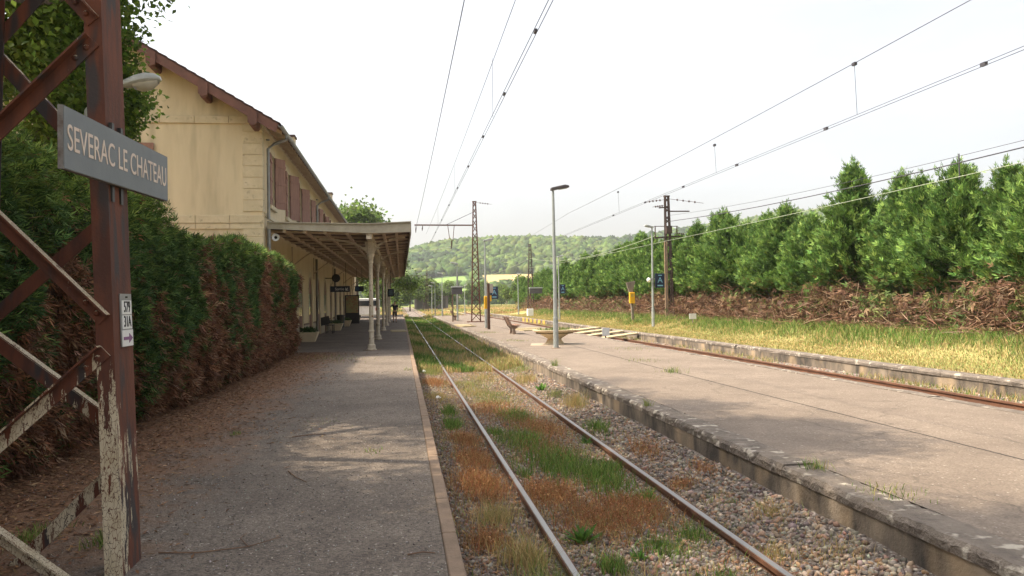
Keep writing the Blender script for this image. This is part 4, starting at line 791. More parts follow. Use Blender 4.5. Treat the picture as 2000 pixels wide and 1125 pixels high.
T = np.concatenate([b+q for q in ([0, 1, 4], [0, 4, 3], [1, 2, 5], [1, 5, 4], [2, 0, 3], [2, 3, 5], [3, 4, 6], [4, 5, 6], [5, 3, 6])])
C = colvar(n, [(.17, .095, .058), (.23, .135, .085), (.11, .065, .043), (.36, .25, .17), (.14, .075, .045)], [.25, .25, .20, .16, .14], jit=.25)
tag(trimesh('brush_pile', V, T, np.repeat(C, 7, 0), DRYBIT), 'long heap of cut brown branches under the cypress row', 'brushwood', kind='stuff')
n = 44000; by = 16+98*RG.uniform(0, 1, n)**1.4; bk = RG.uniform(0, 1, n) < .45; bx_ = np.where(bk, RG.normal(18.0, .45, n), RG.normal(16.7, .40, n)); bzv = tz(bx_, by)+.05+RG.uniform(0, 1, n)*np.where(bk, 2.0, np.clip(1.25+.5*lump(by, 0, 0, .9, 51), .3, 2.))
D = RG.normal(0, .6, (n, 3)); D[:, 2] -= .5; gr = (lump(by, bzv, 0, 1.6, 53)+RG.normal(0, .25, n) > .42)[:, None]
C = np.where(gr, colvar(n, [(.09, .14, .04), (.15, .17, .05)]), colvar(n, [(.15, .085, .05), (.10, .058, .037), (.20, .125, .07)], jit=.25))
tag(trimesh('dead_foliage', *sprays(np.stack([bx_, by, bzv], 1), D, RG.normal(0, 1, (n, 3)), RG.uniform(.16, .34, n), C, .6, .17), NEEDLE), 'withered brown foliage tangled under the cypress row', 'dead foliage', kind='stuff')

# ------------------------------------------------------------------ grass and weeds
def tuft_field(n, fx, fy, fz, hfun, cols, wts=None, wd=(.006, .014), lean=.35, jit=.2):
    P_ = np.stack([fx, fy, fz], 1); return blades(P_, hfun, RG.uniform(*wd, n), RG.normal(0, lean, (n, 2)), colvar(n, cols, wts, jit))
STRAW = [(.42, .30, .13), (.50, .37, .17), (.34, .25, .10)]; GG = [(.11, .19, .035), (.16, .25, .05), (.08, .14, .03)]; YG = [(.25, .265, .085), (.20, .235, .065), (.35, .30, .125)]; RED = [(.30, .125, .055), (.36, .17, .075), (.24, .10, .05), (.40, .23, .10)]
n = 95000; gy = 11+82*RG.uniform(0, 1, n)**1.6; gx = 11.66+RG.uniform(0, 1, n)*4.6; far_ = np.clip((gy-11)/50, 0, 1)
tall = np.clip((gx-13.6+.9*lump(gx, gy, 0, .8, 61))/1.5, 0, 1); h = (.03+.045*RG.uniform(0, 1, n))*(1-tall)+(.12+.24*RG.uniform(0, 1, n))*tall
gm = RG.uniform(0, 1, n) < tall*.9
C = np.where(gm[:, None], colvar(n, GG+YG[:1]), colvar(n, YG+STRAW, jit=.2))
o_ = blades(np.stack([gx, gy, np.where(gx < 13.3, 0., tz(gx, gy))-.005], 1), h, RG.uniform(.008, .02, n)*(1+1.6*far_), RG.normal(0, .4, (n, 2)), C)
tag(trimesh('platform_grass', *o_, GRASS), 'straw coloured grass greener towards the cypress row', 'grass', kind='stuff')
n = 42000; gy = YEND+6+230*RG.uniform(0, 1, n)**1.7; gx = -9+RG.uniform(0, 1, n)*(26+.16*gy); kp = ~(((np.abs(gx-1.99) < 1.0) | (np.abs(gx-9.8) < 1.)) & (gy < 400)) & ~((gx < .6) & (gy < 111)); gx, gy = gx[kp], gy[kp]; n = len(gx)
C = np.where((lump(gx, gy, 0, .12, 62) > .1)[:, None], colvar(n, YG+GG[:1]), colvar(n, STRAW+[(.42, .26, .13)]))
tag(trimesh('yard_grass', *blades(np.stack([gx, gy, tz(gx, gy)-.01], 1), RG.uniform(.15, .5, n), RG.uniform(.05, .12, n), RG.normal(0, .4, (n, 2)), C), GRASS), 'dry grass over the yard beyond the platforms', 'grass', kind='stuff')
# weeds between the rails: patches (x, y, radius, number, kind, height)
PT = [(1.95, 10.2, .42, 1500, 'g', .20), (2.25, 9.2, .33, 1100, 'g', .18), (1.75, 12.0, .35, 900, 'g', .17), (2.0, 14.5, .30, 700, 'g', .15), (.82, 13.5, .16, 420, 'g', .20), (.85, 15.0, .14, 320, 'g', .22), (3.02, 12.6, .18, 380, 'g', .18), (3.2, 17.0, .2, 400, 'y', .14), (1.9, 17.5, .5, 1300, 'y', .13), (1.6, 20., .5, 1000, 'y', .13), (2.2, 22., .5, 900, 's', .15),
      (1.85, 7.6, .5, 1700, 'r', .13), (1.55, 8.7, .35, 1100, 'r', .14), (2.3, 7.9, .35, 900, 'r', .12), (.85, 9.0, .28, 1100, 'r', .18), (.92, 10.6, .26, 900, 'r', .16), (.9, 12.0, .22, 600, 'r', .15), (.85, 7.6, .22, 500, 's', .20), (.92, 6.3, .2, 520, 's', .27), (.95, 5.5, .2, 420, 'y', .28), (.7, 6.9, .2, 420, 'r', .15), (1.7, 15.5, .5, 1000, 'r', .12), (2.3, 13., .35, 700, 'r', .12), (1.6, 18.6, .45, 900, 's', .12), (3.25, 15.2, .2, 500, 's', .30), (3.1, 20.5, .3, 700, 's', .22), (3.2, 10.6, .22, 300, 'r', .12), (2.98, 8.6, .15, 220, 'r', .11), (3.35, 7.2, .18, 260, 's', .12), (3.4, 9., .14, 160, 'r', .1), (3.3, 23, .3, 600, 'y', .2), (2.95, 24.5, .3, 700, 's', .2),
      (2.15, 6.6, .22, 420, 'g', .11), (2.5, 6.9, .16, 300, 'g', .11), (1.6, 6.2, .12, 260, 'g', .14), (1.75, 5.7, .25, 300, 's', .12), (2.3, 5.6, .25, 420, 'g', .12), (2.55, 9.9, .14, 260, 'g', .15), (2.52, 8.3, .10, 200, 'g', .13), (1.45, 12.9, .15, 220, 'g', .14), (1.42, 9.6, .08, 120, 'g', .14), (2.9, 6.2, .14, 200, 's', .12), (3.3, 6.0, .2, 200, 's', .1), (1.98, 11.2, .5, 900, 'r', .11), (2.0, 13.6, .5, 900, 'r', .11), (.75, 17.5, .25, 500, 's', .16), (.8, 20.5, .3, 700, 'r', .16), (.8, 23.5, .3, 800, 'y', .2)]
parts = {'g': [], 'y': [], 's': [], 'r': []}
for (x, y_, r_, n_, kd, hh) in PT:
    n_ = int(n_*(1.6 if kd == 'r' else 1))
    px2 = x+RG.normal(0, r_*.5, n_); py2 = y_+RG.normal(0, r_*(.75 if y_ < 9 else 1.4), n_); kp = (np.abs(px2-1.24) > .06) & (np.abs(px2-2.74) > .06) & (px2 > .42) & (px2 < 3.58); px2, py2 = px2[kp], py2[kp]; m_ = len(px2)
    cc = {'g': GG+YG[1:2], 'y': YG+GG[:1], 's': STRAW+YG[:1], 'r': RED+STRAW[2:]}[kd]; hv = hh*RG.uniform(.35, 1.15, m_)
    parts[kd].append(blades(np.stack([px2, py2, bz(px2, py2)-.01], 1), hv, RG.uniform(.004, .010, m_)*(1.15 if kd == 'g' else .8), RG.normal(0, .4, (m_, 2)), colvar(m_, cc, jit=.22)))
    if kd == 'r':    # small dry leaves and seed heads on the red weeds
        q_ = m_//2; P_ = np.stack([px2[:q_], py2[:q_], bz(px2[:q_], py2[:q_])+hv[:q_]*RG.uniform(.3, 1, q_)], 1)
        parts['r'].append(leaves(P_, RG.normal(0, 1, (q_, 3)), RG.normal(0, .5, (q_, 3))+np.array([0, 0, 1]), RG.uniform(.012, .035, q_), RG.uniform(.008, .02, q_), colvar(q_, RED, jit=.25)))
n = 30000; gy = 24+85*RG.uniform(0, 1, n)**1.5; gx = RG.uniform(.45, 3.6, n); kp = (np.abs(gx-1.24) > .07) & (np.abs(gx-2.74) > .07); gx, gy = gx[kp], gy[kp]; n = len(gx); d_ = lump(gx*1.5, gy*.5, 0, 1.2, 64) > -.1
C = np.where(d_[:, None], colvar(n, GG), colvar(n, STRAW+YG)); hh = RG.uniform(.10, .30, n)*np.where(np.abs(gx-2) < .6, .7, 1)
parts['g'].append(blades(np.stack([gx, gy, bz(gx, gy)-.01], 1), hh, RG.uniform(.010, .022, n)*(1+gy/60), RG.normal(0, .35, (n, 2)), C))
n = 34000; gx, gy = scatter(n, .45, 3.3, 3.8, 27, 1.5); kp = (np.abs(gx-1.24) > .06) & (np.abs(gx-2.74) > .06) & (lump(gx, gy, 0, 3.1, 91)+.5*lump(gx, gy, 0, 7., 92)+RG.normal(0, .25, n)-.7*(gx > 2.85) > .0); gx, gy = gx[kp], gy[kp]; n = len(gx)
pk = lump(gx, gy, 0, 1.7, 93)+RG.normal(0, .45, n); C = np.where((pk > .45)[:, None], colvar(n, GG+YG), np.where((pk > -.25)[:, None], colvar(n, STRAW+YG), colvar(n, RED)))
parts['y'].append(blades(np.stack([gx, gy, bz(gx, gy)-.008], 1), RG.uniform(.025, .115, n), RG.uniform(.003, .009, n), RG.normal(0, .6, (n, 2)), C))
n = 7000; gx, gy = scatter(n, .45, 3.5, 4, 26, 1.4); kp = (np.abs(gx-1.24) > .06) & (np.abs(gx-2.74) > .06); gx, gy = gx[kp], gy[kp]; n = len(gx)
parts['r'].append(blades(np.stack([gx, gy, bz(gx, gy)-.01], 1), RG.uniform(.03, .10, n), RG.uniform(.003, .008, n), RG.normal(0, .5, (n, 2)), colvar(n, RED+STRAW+YG)))
n = 5000; gx = 10.7+RG.uniform(0, .58, n); gy = 12+60*RG.uniform(0, 1, n)**1.4; kp = lump(gx, gy, 0, .9, 66) > -.1; gx, gy = gx[kp], gy[kp]; n = len(gx)
parts['y'].append(blades(np.stack([gx, gy, np.full(n, -.38)], 1), RG.uniform(.06, .24, n), RG.uniform(.01, .02, n), RG.normal(0, .3, (n, 2)), colvar(n, YG+STRAW+GG[:1])))
n = 26000; gx, gy = scatter(n, .45, 3.2, 3.8, 27, 1.6); kp = (np.abs(gx-1.24) > .05) & (np.abs(gx-2.74) > .05) & (lump(gx, gy, 0, 2.2, 67)+RG.normal(0, .35, n)-.9*(gx > 2.9) > -.15); gx, gy = gx[kp], gy[kp]; n = len(gx)
parts['r'].append(leaves(np.stack([gx, gy, bz(gx, gy)+RG.uniform(.012, .045, n)], 1), RG.normal(0, 1, (n, 3))*[1, 1, .3], RG.normal(0, .35, (n, 3))+np.array([0, 0, 1]), RG.uniform(.02, .06, n), RG.uniform(.006, .022, n), colvar(n, [(.22, .115, .06), (.30, .17, .085), (.17, .09, .05), (.36, .25, .13)], jit=.25)))
for kd, nm, lab in (('g', 'green_weeds', 'green grass tufts growing between and beside the rails'), ('y', 'yellow_weeds', 'yellowish grass growing along the tracks'), ('s', 'straw_weeds', 'tall straw coloured grass beside the near rail'), ('r', 'red_weeds', 'rust red dry weeds on the ballast')):
    tag(trimesh(nm, *cat(*parts[kd]), GRASS), lab, 'weeds', kind='stuff')
# sparse tufts on the platforms
pp = []
for (x, y_, r_, n_, hh, z0) in ((-2.05, 6.1, .10, 260, .09, 0), (-2.6, 6.3, .12, 200, .08, 0), (-2.9, 9.0, .08, 60, .05, 0), (-2.1, 10.8, .06, 60, .05, 0), (-1.1, 11.5, .3, 50, .03, 0), (-.35, 9.2, .1, 40, .05, 0), (3.9, 7.4, .08, 90, .10, 0), (4.0, 6.3, .2, 90, .07, 0), (5.9, 17.5, .2, 120, .14, 0), (6.3, 21, .4, 120, .08, 0), (4.6, 33, .5, 200, .07, 0), (4.4, 42, .6, 260, .09, 0), (7.4, 26, .6, 160, .06, 0), (5.5, 5.8, .1, 60, .08, 0), (-1.6, 24, .8, 160, .05, 0), (-2.2, 25.5, .8, 300, .06, 0), (.15, 20, .1, 30, .1, 0), (3.75, 20, .06, 90, .2, 0), (3.72, 12.2, .05, 60, .12, 0)):
    a_ = RG.normal(x, r_*.6, n_); b_ = RG.normal(y_, r_, n_); pp.append(blades(np.stack([a_, b_, np.full(n_, z0-.002)], 1), hh*RG.uniform(.4, 1.2, n_), RG.uniform(.004, .009, n_), RG.normal(0, .5, (n_, 2)), colvar(n_, GG+YG)))
tag(trimesh('platform_tufts', *cat(*pp), GRASS), 'small grass tufts sprouting from platform asphalt', 'weeds', kind='stuff')
def dock(x, y_, n_, L_, lab, z0=None):
    z0 = float(bz(x, y_)) if z0 is None else z0; t = thing('dock_plant', (x, y_, z0), lab, 'plant', 'broad leaved weeds in the track'); a_ = RG.uniform(0, 6.28, n_); el = RG.uniform(.35, 1.25, n_)
    D_ = np.stack([np.cos(a_)*np.cos(el), np.sin(a_)*np.cos(el), np.sin(el)], 1); P_ = np.tile([x, y_, z0-.01], (n_, 1))+RG.normal(0, .02, (n_, 3))*[1, 1, 0]
    trimesh('leaves', *leaves(P_, D_, np.stack([-np.cos(a_), -np.sin(a_), 1.2+0*a_], 1), RG.uniform(.6, 1.2, n_)*L_, RG.uniform(.25, .4, n_)*L_, colvar(n_, [(.13, .25, .045), (.10, .20, .04)], jit=.12)), LEAF, t)
    mb = MB()
    for k in range(3): mb.tube([(x, y_, z0-.01), (x+rnd.gauss(0, .03), y_+rnd.gauss(0, .03), z0+L_*rnd.uniform(.7, 1.1))], [.004, .002], 5)
    mb.build('stem', mat('stem_green', (.12, .2, .05), None, 5, .7, 0), t)
dock(1.52, 6.95, 34, .20, 'largest bright green dock plant between the rails in the foreground'); dock(1.85, 6.35, 14, .12, 'small dock plant to the right of the largest one'); dock(2.62, 11.6, 18, .16, 'green dock plant against the right hand rail')
dock(3.1, 18.2, 40, .2, 'yellow green leafy weed clump near the island wall in the sun')

# ------------------------------------------------------------------ lamps
def lamp_post(x, y_, H, side, lab, z0=0., r=.075, headm=LAMPB, name='lamp_post', grp='platform lamp posts', L_=.52):
    t = thing(name, (x, y_, z0), lab, 'lamp', grp)
    p = MB().tube([(x, y_, z0), (x, y_, z0+1.05), (x, y_, z0+1.06), (x-.02*side, y_, z0+H)], [r*1.25, r*1.2, r, r*.55], 8).build('post', GREYP, t, smooth=True)
    MB().lathe((x, y_, z0), [(r*2.2, 0), (r*2.2, .015), (r*1.4, .02)], 8).build('base_plate', KERB, t)
    MB().box(x-.04, x+.04, y_-r*1.2-.012, y_-r*1.2+.02, z0+.55, z0+.85).build('hatch', LAMPG, p)
    zt = z0+H; sx = side
    h = MB().prism([(x-sx*.10, zt-.03), (x-sx*.10, zt+.06), (x+sx*.02, zt+.09), (x+sx*L_*.75, zt+.17), (x+sx*L_, zt+.14), (x+sx*(L_+.02), zt+.08), (x+sx*L_*.6, zt+.05), (x+sx*.05, zt-.01)], y_-.11, y_+.11, 'y').build('lamp_head', headm, t, bevel=.012)
    MB().prism([(x+sx*L_*.35, zt+.012), (x+sx*L_*.92, zt+.062), (x+sx*L_*.92, zt+.05), (x+sx*L_*.35, zt-.0)], y_-.08, y_+.08, 'y').build('lens', LENS, h)
    return t
lamp_post(5.21, 27.44, 5.40, 1, 'tall grey lamp post beside the concrete bowl planter')
lamp_post(5.06, 49.0, 5.25, 1, 'grey lamp post beside the brown ticket validator post', headm=LAMPG)
lamp_post(4.66, 68.2, 4.75, -1, 'slim lamp post next to the far bench on the island', r=.06, headm=LAMPG)
for k, (x, y_) in enumerate(((4.5, 90.4), (4.6, 112), (5.0, 134))):
    lamp_post(x, y_, 4.7, -1, 'slim far lamp post past the island mast, %s nearest' % ORD[k], z0=0 if y_ < YEND else float(tz(x, y_)), r=.06, headm=LAMPG)
t = lamp_post(13.95, 44.3, 5.6, -1, 'tall grey post with a blue letter sign on the grass platform', r=.075, headm=LAMPG, L_=.4)
t = lamp_post(12.7, 65.2, 5.1, 1, 'grey lamp post with a blue sign left of the brush heap', r=.065, headm=LAMPG, L_=.4)
lamp_post(13.2, 92, 4.6, 1, 'slim lamp post near the dark switch box', r=.06, headm=LAMPG, L_=.4); lamp_post(9.9, 128, 4.5, 1, 'slim far lamp post between the tracks', z0=float(tz(9.9, 128)), r=.06, headm=LAMPG, L_=.4)
# street lamp behind the hedge; only its head shows beside the near mast
t = thing('street_lamp', (-4.62, 13., 0), 'old street lamp head showing between the mast and gable', 'lamp')
MB().tube([(-4.62, 13, 0), (-4.62, 13, 4.6), (-4.45, 13, 4.88), (-4.1, 13, 4.98)], [.07, .05, .04, .03], 8).build('post', GREYP, t, smooth=True)
hp = [(0, .06, .065), (.10, .09, .09), (.22, .14, .12), (.38, .16, .13), (.50, .13, .10), (.58, .05, .04)]
vs_ = []; n_ = 12; ax = Vector((1, 0, .20)).normalized(); ux = Vector((-.20, 0, 1)).normalized()
for d_, wy, hz in hp:
    for k in range(n_):
        a = 2*math.pi*k/n_; q = Vector((-4.14, 13, 4.985))+ax*d_+ux*(hz*math.sin(a)*(1. if math.sin(a) > 0 else .5))+Vector((0, wy*math.cos(a), 0)); vs_.append(q)
fs = [(i_*n_+k, i_*n_+(k+1) % n_, (i_+1)*n_+(k+1) % n_, (i_+1)*n_+k) for i_ in range(5) for k in range(n_)]+[tuple(range(n_-1, -1, -1)), tuple(5*n_+k for k in range(n_))]
h = MB().add(vs_, fs).build('lamp_head', LAMPG, t, smooth=True)
vs_ = []
for d_, wy, hz in ((.18, .10, .07), (.28, .13, .12), (.42, .125, .12), (.54, .07, .05)):
    for k in range(n_): a = math.pi+math.pi*k/(n_-1); vs_.append(Vector((-4.14, 13, 4.985-.022))+ax*d_+ux*(hz*math.sin(a))+Vector((0, wy*math.cos(a), 0)))
MB().add(vs_, [(i_*n_+k, i_*n_+k+1, (i_+1)*n_+k+1, (i_+1)*n_+k) for i_ in range(3) for k in range(n_-1)]).build('lens', LENS, h, smooth=True)
MB().beam((-3.93, 12.9, 4.95), (-3.89, 12.9, 4.90), .012, .02).build('latch', ZINC, h)

# ------------------------------------------------------------------ catenary masts
def lattice(x, y_, z0, H, wb, wt, lab, cell=.62, m=RUST2, dep=.34, bw=.055, rot=False, lean=0.):
    t = thing('catenary_mast', (x, y_, z0), lab, 'mast', 'lattice catenary masts')
    hw = lambda z: (wb+(wt-wb)*z/H)/2; cx = lambda z: x+lean*z
    for s in (-1, 1):
        for yo in (-dep/2, dep/2):
            f = lambda z, dy=yo: dy*(1-.45*z/H)
            MB().beam((cx(0)+s*hw(0), y_+f(0), z0-.1), (cx(H)+s*hw(H), y_+f(H), z0+H), .07, .07, (0, 1, 0)).build('leg', m, t)
    z = .12; k = 0; c = cell
    while z+c < H:
        for fc in (-1, 1):
            f = lambda zz: y_+fc*(dep/2*(1-.45*zz/H)+.03)
            a = (1 if (k+(fc > 0)) % 2 else -1)
            MB().beam((cx(z)+a*hw(z), f(z), z0+z), (cx(z+c)-a*hw(z+c), f(z+c), z0+z+c), bw, .012, (0, 1, 0)).build('brace', m, t)
        z += c; k += 1; c = max(.30, cell*(1-.42*z/H))
    MB().box(x-wb/2-.35, x+wb/2+.35, y_-.45, y_+.45, z0-.2, z0+.06).build('foundation', RUST2 if z0 == 0 else KERB, t)
    MB().box(cx(H)-wt/2-.06, cx(H)+wt/2+.06, y_-.14, y_+.14, z0+H-.02, z0+H+.05).build('cap', m, t)
    return t
def insulators(t, x, y_, z, dirx, L_, n_=4):
    mb = MB(); mb.tube([(x, y_, z), (x+dirx*L_, y_, z-.12*L_)], .012, 5)
    for k in range(n_):
        q = .25+.5*k/(n_-1); c_ = (x+dirx*L_*q, y_, z-.12*L_*q); mb.tube([(c_[0]-.03, y_, c_[2]), (c_[0]+.03, y_, c_[2])], .06, 8)
    mb.build('insulator', CERAM, t)
M1 = lattice(5.80, 63.8, 0, 9.4, .70, .20, 'rust red lattice mast standing on the island platform', .74)
MB().beam((5.72, 63.8, 7.57), (1.12, 63.8, 7.60), .07, .10).build('cantilever_beam', RUST2, M1); MB().beam((5.72, 63.8, 8.6), (3.6, 63.8, 7.62), .03, .03).build('stay', WIREM, M1)
for xx, L_ in ((1.25, .55), (1.75, .40)): MB().tube([(xx, 63.8, 7.55), (xx-.02, 63.8, 7.55-L_*.5), (xx-.04, 63.8, 7.55-L_)], [.02, .05, .02], 8).build('insulator', CERAM, M1)
MB().tube([(3.7, 63.8, 7.55), (3.82, 63.8, 6.55), (4.08, 63.8, 6.35), (4.2, 63.8, 7.55)], .025, 6).build('drop_bracket', RUST2, M1)
MB().tube([(4.0, 63.8, 6.38), (3.95, 63.8, 5.75)], [.06, .04], 8).build('insulator', CERAM, M1); MB().tube([(3.95, 63.8, 5.85), (1.95, 63.8, 5.55)], .022, 6).build('steady_arm', GREYP, M1)
insulators(M1, 5.95, 63.8, 9.35, 1, 1.2)
M2 = lattice(16.0, 47.5, .45, 7.3, .42, .20, 'dark mast with crossarms standing in the brush by the cypresses', .5, m=DARKM if False else mat('dark_rust', (.085, .055, .045), (.06, .042, .036), 4, .8, .2), lean=-.01)
DR = MATS['dark_rust']
MB().beam((15.1, 47.4, 5.25), (16.7, 47.4, 5.35), .07, .09).build('crossarm', DR, M2); MB().beam((15.95, 47.4, 6.85), (17.3, 47.4, 6.85), .06, .07).build('crossarm', DR, M2); MB().beam((15.4, 47.4, 7.05), (15.9, 47.4, 7.1), .06, .07).build('crossarm', DR, M2)
for xx in (15.15, 16.5): MB().tube([(xx, 47.4, 5.3), (xx, 47.4, 5.95)], .035, 6).build('insulator', CERAM, M2)
MB().box(15.75, 16.1, 47.1, 47.3, 5.5, 5.95).build('switch_gear', DR, M2); MB().beam((15.1, 47.4, 5.95), (16.55, 47.4, 5.95), .03, .04).build('cross_bar', DR, M2)
insulators(M2, 15.8, 47.4, 7.55, -1, 1.3); insulators(M2, 16.0, 47.4, 7.6, 1, 2.2); insulators(M2, 16.3, 47.4, 5.55, 1, .8); insulators(M2, 15.8, 47.4, 7.2, -1, .8)
for xx in (15.62, 15.75): MB().tube([(xx, 47.1, .3), (xx, 47.1, 5.0)], .045, 6).build('cable_duct', mat('duct_tan', (.30, .21, .13), None, 5, .7, .1), M2)
lattice(15.9, 100, .3, 8.2, .80, .22, 'dark slender mast beside the switch box in the distance', .8, m=DR)
for k, (x, y_, h_) in enumerate(((5.2, 165, 8.5), (12, 175, 8.0), (3.9, 225, 8.5))):
    mm = lattice(x, y_, float(tz(x, y_)), h_, .6, .2, 'faint distant lattice mast over the yard, %s of three' % ORD[k], 1.4, m=DR)
    if k != 1: MB().beam((x, y_, h_-1.6), (x-3.8, y_, h_-1.6), .09, .1).build('cantilever_beam', DR, mm); MB().tube([(x-3, y_, h_-1.6), (x-3, y_, h_-3.4)], .05, 6).build('insulator', CERAM, mm)
# ------------------------------------------------------------------ wires
def wire(lab, pts, r_, m=WIREM, drops=(), sags=0., n_=14):
    t = thing('overhead_wire', pts[0], lab, 'wire'); mb = MB()
    for a, b in zip(pts[:-1], pts[1:]):
        a, b = Vector(a), Vector(b); mb.tube([a.lerp(b, q/n_)-Vector((0, 0, 4*sags*(q/n_)*(1-q/n_))) for q in range(n_+1)], r_, 6, False)
    mb.build('conductor', m, t); return t
wire('thick feeder wire nearest the station over the left platform', [(1.30, -25, 7.9), (1.30, 15, 7.5), (1.22, 63.8, 7.35)], .010, sags=.15)
wire('messenger wire above the main track', [(2.0, -25, 7.6), (2.0, 63.8, 6.9)], .006, sags=.55)
w1 = wire('first contact wire of the close pair over the main track', [(1.93, -25, 5.52), (1.95, 63.8, 5.50), (1.95, 225, 5.50)], .006)
wire('second contact wire of the close pair over the main track', [(2.02, -25, 5.55), (2.0, 63.8, 5.53), (2.0, 225, 5.53)], .006)
def clip(t, x, y_, z, s=.05): MB().box(x-s, x+s, y_-.06, y_+.06, z-s*1.1, z+s*1.1).build('wire_clip', WIREM, t)
for y_ in (11.6, 15.2, 19.2, 23.5, 28, 33, 39, 46): clip(w1, 1.975, y_, 5.525, .020)
for y_, za in ((17.2, 6.80), (29.5, 6.55), (43, 6.55)): MB().tube([(1.99, y_, za), (1.985, y_, 5.53)], .004, 5).build('dropper', WIREM, w1)
wire('messenger wire above the siding', [(9.8, -25, 7.5), (9.8, 47, 6.7), (9.8, 120, 6.9)], .007, sags=.38)
w2 = wire('lower contact wire of the pair over the siding', [(9.8, -25, 5.48), (9.8, 130, 5.48)], .0055)
wire('upper contact wire of the pair over the siding', [(9.86, -25, 5.56), (9.86, 130, 5.56)], .005)
for y_ in (8.2, 12.6, 17.8, 22.9, 27.5, 32, 37): clip(w2, 9.83, y_, 5.52, .028)
for y_, za in ((16.5, 6.68), (24.5, 6.44), (36, 6.5)): MB().tube([(9.8, y_, za), (9.84, y_, 5.55)], .005, 5).build('dropper', WIREM, w2); clip(w2, 9.8, y_, za-.03, .03)
wire('heavy dark wire running along the cypress tops', [(15.7, -10, 6.0), (15.7, 46.5, 6.15)], .017, sags=.75)
w3 = wire('thin wire just above the heavy dark wire on the right', [(15.7, -10, 6.1), (15.72, 46.5, 6.5)], .007, sags=.8); MB().tube([(15.7, 21.2, 5.60), (15.7, 21.2, 4.88)], .02, 5).build('dropper', WIREM, w3)
wire('pale wire crossing in front of the cypress row', [(15.6, -10, 5.1), (15.6, 47.4, 5.02), (15.6, 100, 5.6)], .010, WIREP, sags=.13)
wire('pale slack wire from the dark mast into the yard', [(15.2, 47.4, 5.4), (15.9, 100, 6.8), (12, 175, 6.2)], .014, WIREP, sags=.8)

# ------------------------------------------------------------------ island platform furniture
def bench(x, y_, lab, rz=0.):
    t = thing('slat_bench', (x, y_, 0), lab, 'bench', 'benches on the island platform')     # back towards the main track
    for k in range(4): MB().beam((x+.06+.115*k, y_-.85, .43+.012*abs(k-1)), (x+.06+.115*k, y_+.85, .43+.012*abs(k-1)), .095, .035).build('seat_slat', BENCHW, t)
    for k in range(4):
        z_ = .50+.10*k; MB().beam((x-.02-.045*k, y_-.85, z_), (x-.02-.045*k, y_+.85, z_), .032, .085, (-.4, 0, 1)).build('back_slat', BENCHW, t)
    for s in (-.55, .55):
        MB().prism([(x+.06, 0), (x+.24, 0), (x+.20, .25), (x+.42, .40), (x+.02, .40), (x-.20, .86), (x-.25, .85), (x-.03, .38), (x+.10, .25)], y_+s-.06, y_+s+.06, 'y').build('support', mat('bench_concrete', (.34, .25, .19), (.27, .20, .15), 5, .9, .2), t)
    return t
bench(5.28, 40.0, 'brown slatted bench right of the brown validator post'); b2 = bench(4.45, 70.5, 'far slatted bench next to the slim lamp post')
t = thing('bowl_planter', (5.62, 29.9, 0), 'wide cream concrete bowl planter on a flared foot', 'planter')
MB().lathe((5.62, 29.9, 0), [(.36, 0), (.34, .05), (.25, .20), (.30, .24), (.50, .36), (.80, .505), (.81, .545), (.775, .55), (.70, .50), (.3, .44)], 32).build('bowl', PLANTERC, t, smooth=True)
n_ = 420; a = RG.uniform(0, 6.28, n_); r_ = .66*np.sqrt(RG.uniform(0, 1, n_)); D_ = RG.normal(0, .6, (n_, 3)); D_[:, 2] = np.abs(D_[:, 2])+.5
plb = trimesh('plants', *leaves(np.stack([5.62+r_*np.cos(a), 29.9+r_*np.sin(a), np.full(n_, .47)], 1), D_, RG.normal(0, 1, (n_, 3)), RG.uniform(.06, .20, n_), RG.uniform(.025, .05, n_), colvar(n_, [(.13, .20, .06), (.20, .26, .09), (.26, .24, .10), (.09, .15, .04)])), LEAF, t)
tag(plb, kind='stuff'); MB().lathe((5.62, 29.9, 0), [(.70, .40), (.70, .475)], 20).build('soil', SOIL, t)
o_ = MB().prism([(4.6, 29.2), (6.0, 28.9), (6.9, 29.5), (6.5, 30.7), (4.9, 30.8)], .001, .005, 'z').build('concrete_pad', mat('pad_concrete', (.36, .29, .215), (.31, .25, .19), 2, .9, .3), isl)
def validator(x, y_, z0, H, lab, pm, leanx=0., behind=False):
    t = thing('ticket_validator', (x, y_, z0), lab, 'validator', 'yellow ticket validators'); MB().beam((x, y_, z0-.05), (x+leanx, y_, z0+H), .15, .15, (0, 1, 0)).build('post', pm, t, bevel=.01)
    q = .62; bx2 = x+leanx*q
    b_ = MB().box(bx2-.24, bx2+.10, y_+.085, y_+.27, z0+1.18, z0+1.92).build('box', YELLOW, t, bevel=.025) if behind else MB().box(bx2-.20, bx2+.14, y_-.27, y_-.085, z0+1.22, z0+1.92).build('box', YELLOW, t, bevel=.025); behind or MB().box(bx2-.12, bx2+.06, y_-.276, y_-.272, z0+1.62, z0+1.80).build('slot_panel', DARKM if False else mat('slot_grey', (.55, .38, .08), None, 5, .5, 0), b_)
    return t
t = validator(5.02, 47.1, 0, 2.65, 'yellow ticket validator on a brown post on the island', BROWNPOST, 0, True); MB().box(5.10, 5.18, 46.98, 47.25, 1.62, 1.95).build('side_box', YELLOW, t); MB().box(5.09, 5.28, 46.98, 47.2, 2.1, 2.62).build('notice', mat('notice_pale', (.42, .36, .30), None, 4, .6, 0), t)
t = validator(14.5, 50.2, .12, 2.35, 'yellow ticket validator on a weathered leaning post by brush', GREYWOOD, -.12)
MB().add([(14.05, 50.05, 2.65), (14.65, 50.05, 2.75), (14.45, 50.05, 2.0), (14.25, 50.05, 2.0), (14.05, 50.2, 2.65), (14.65, 50.2, 2.75), (14.45, 50.2, 2.0), (14.25, 50.2, 2.0)], [(0, 1, 2, 3), (7, 6, 5, 4), (0, 4, 5, 1), (1, 5, 6, 2), (2, 6, 7, 3), (3, 7, 4, 0)]).build('grey_hood', GREYWOOD, t)
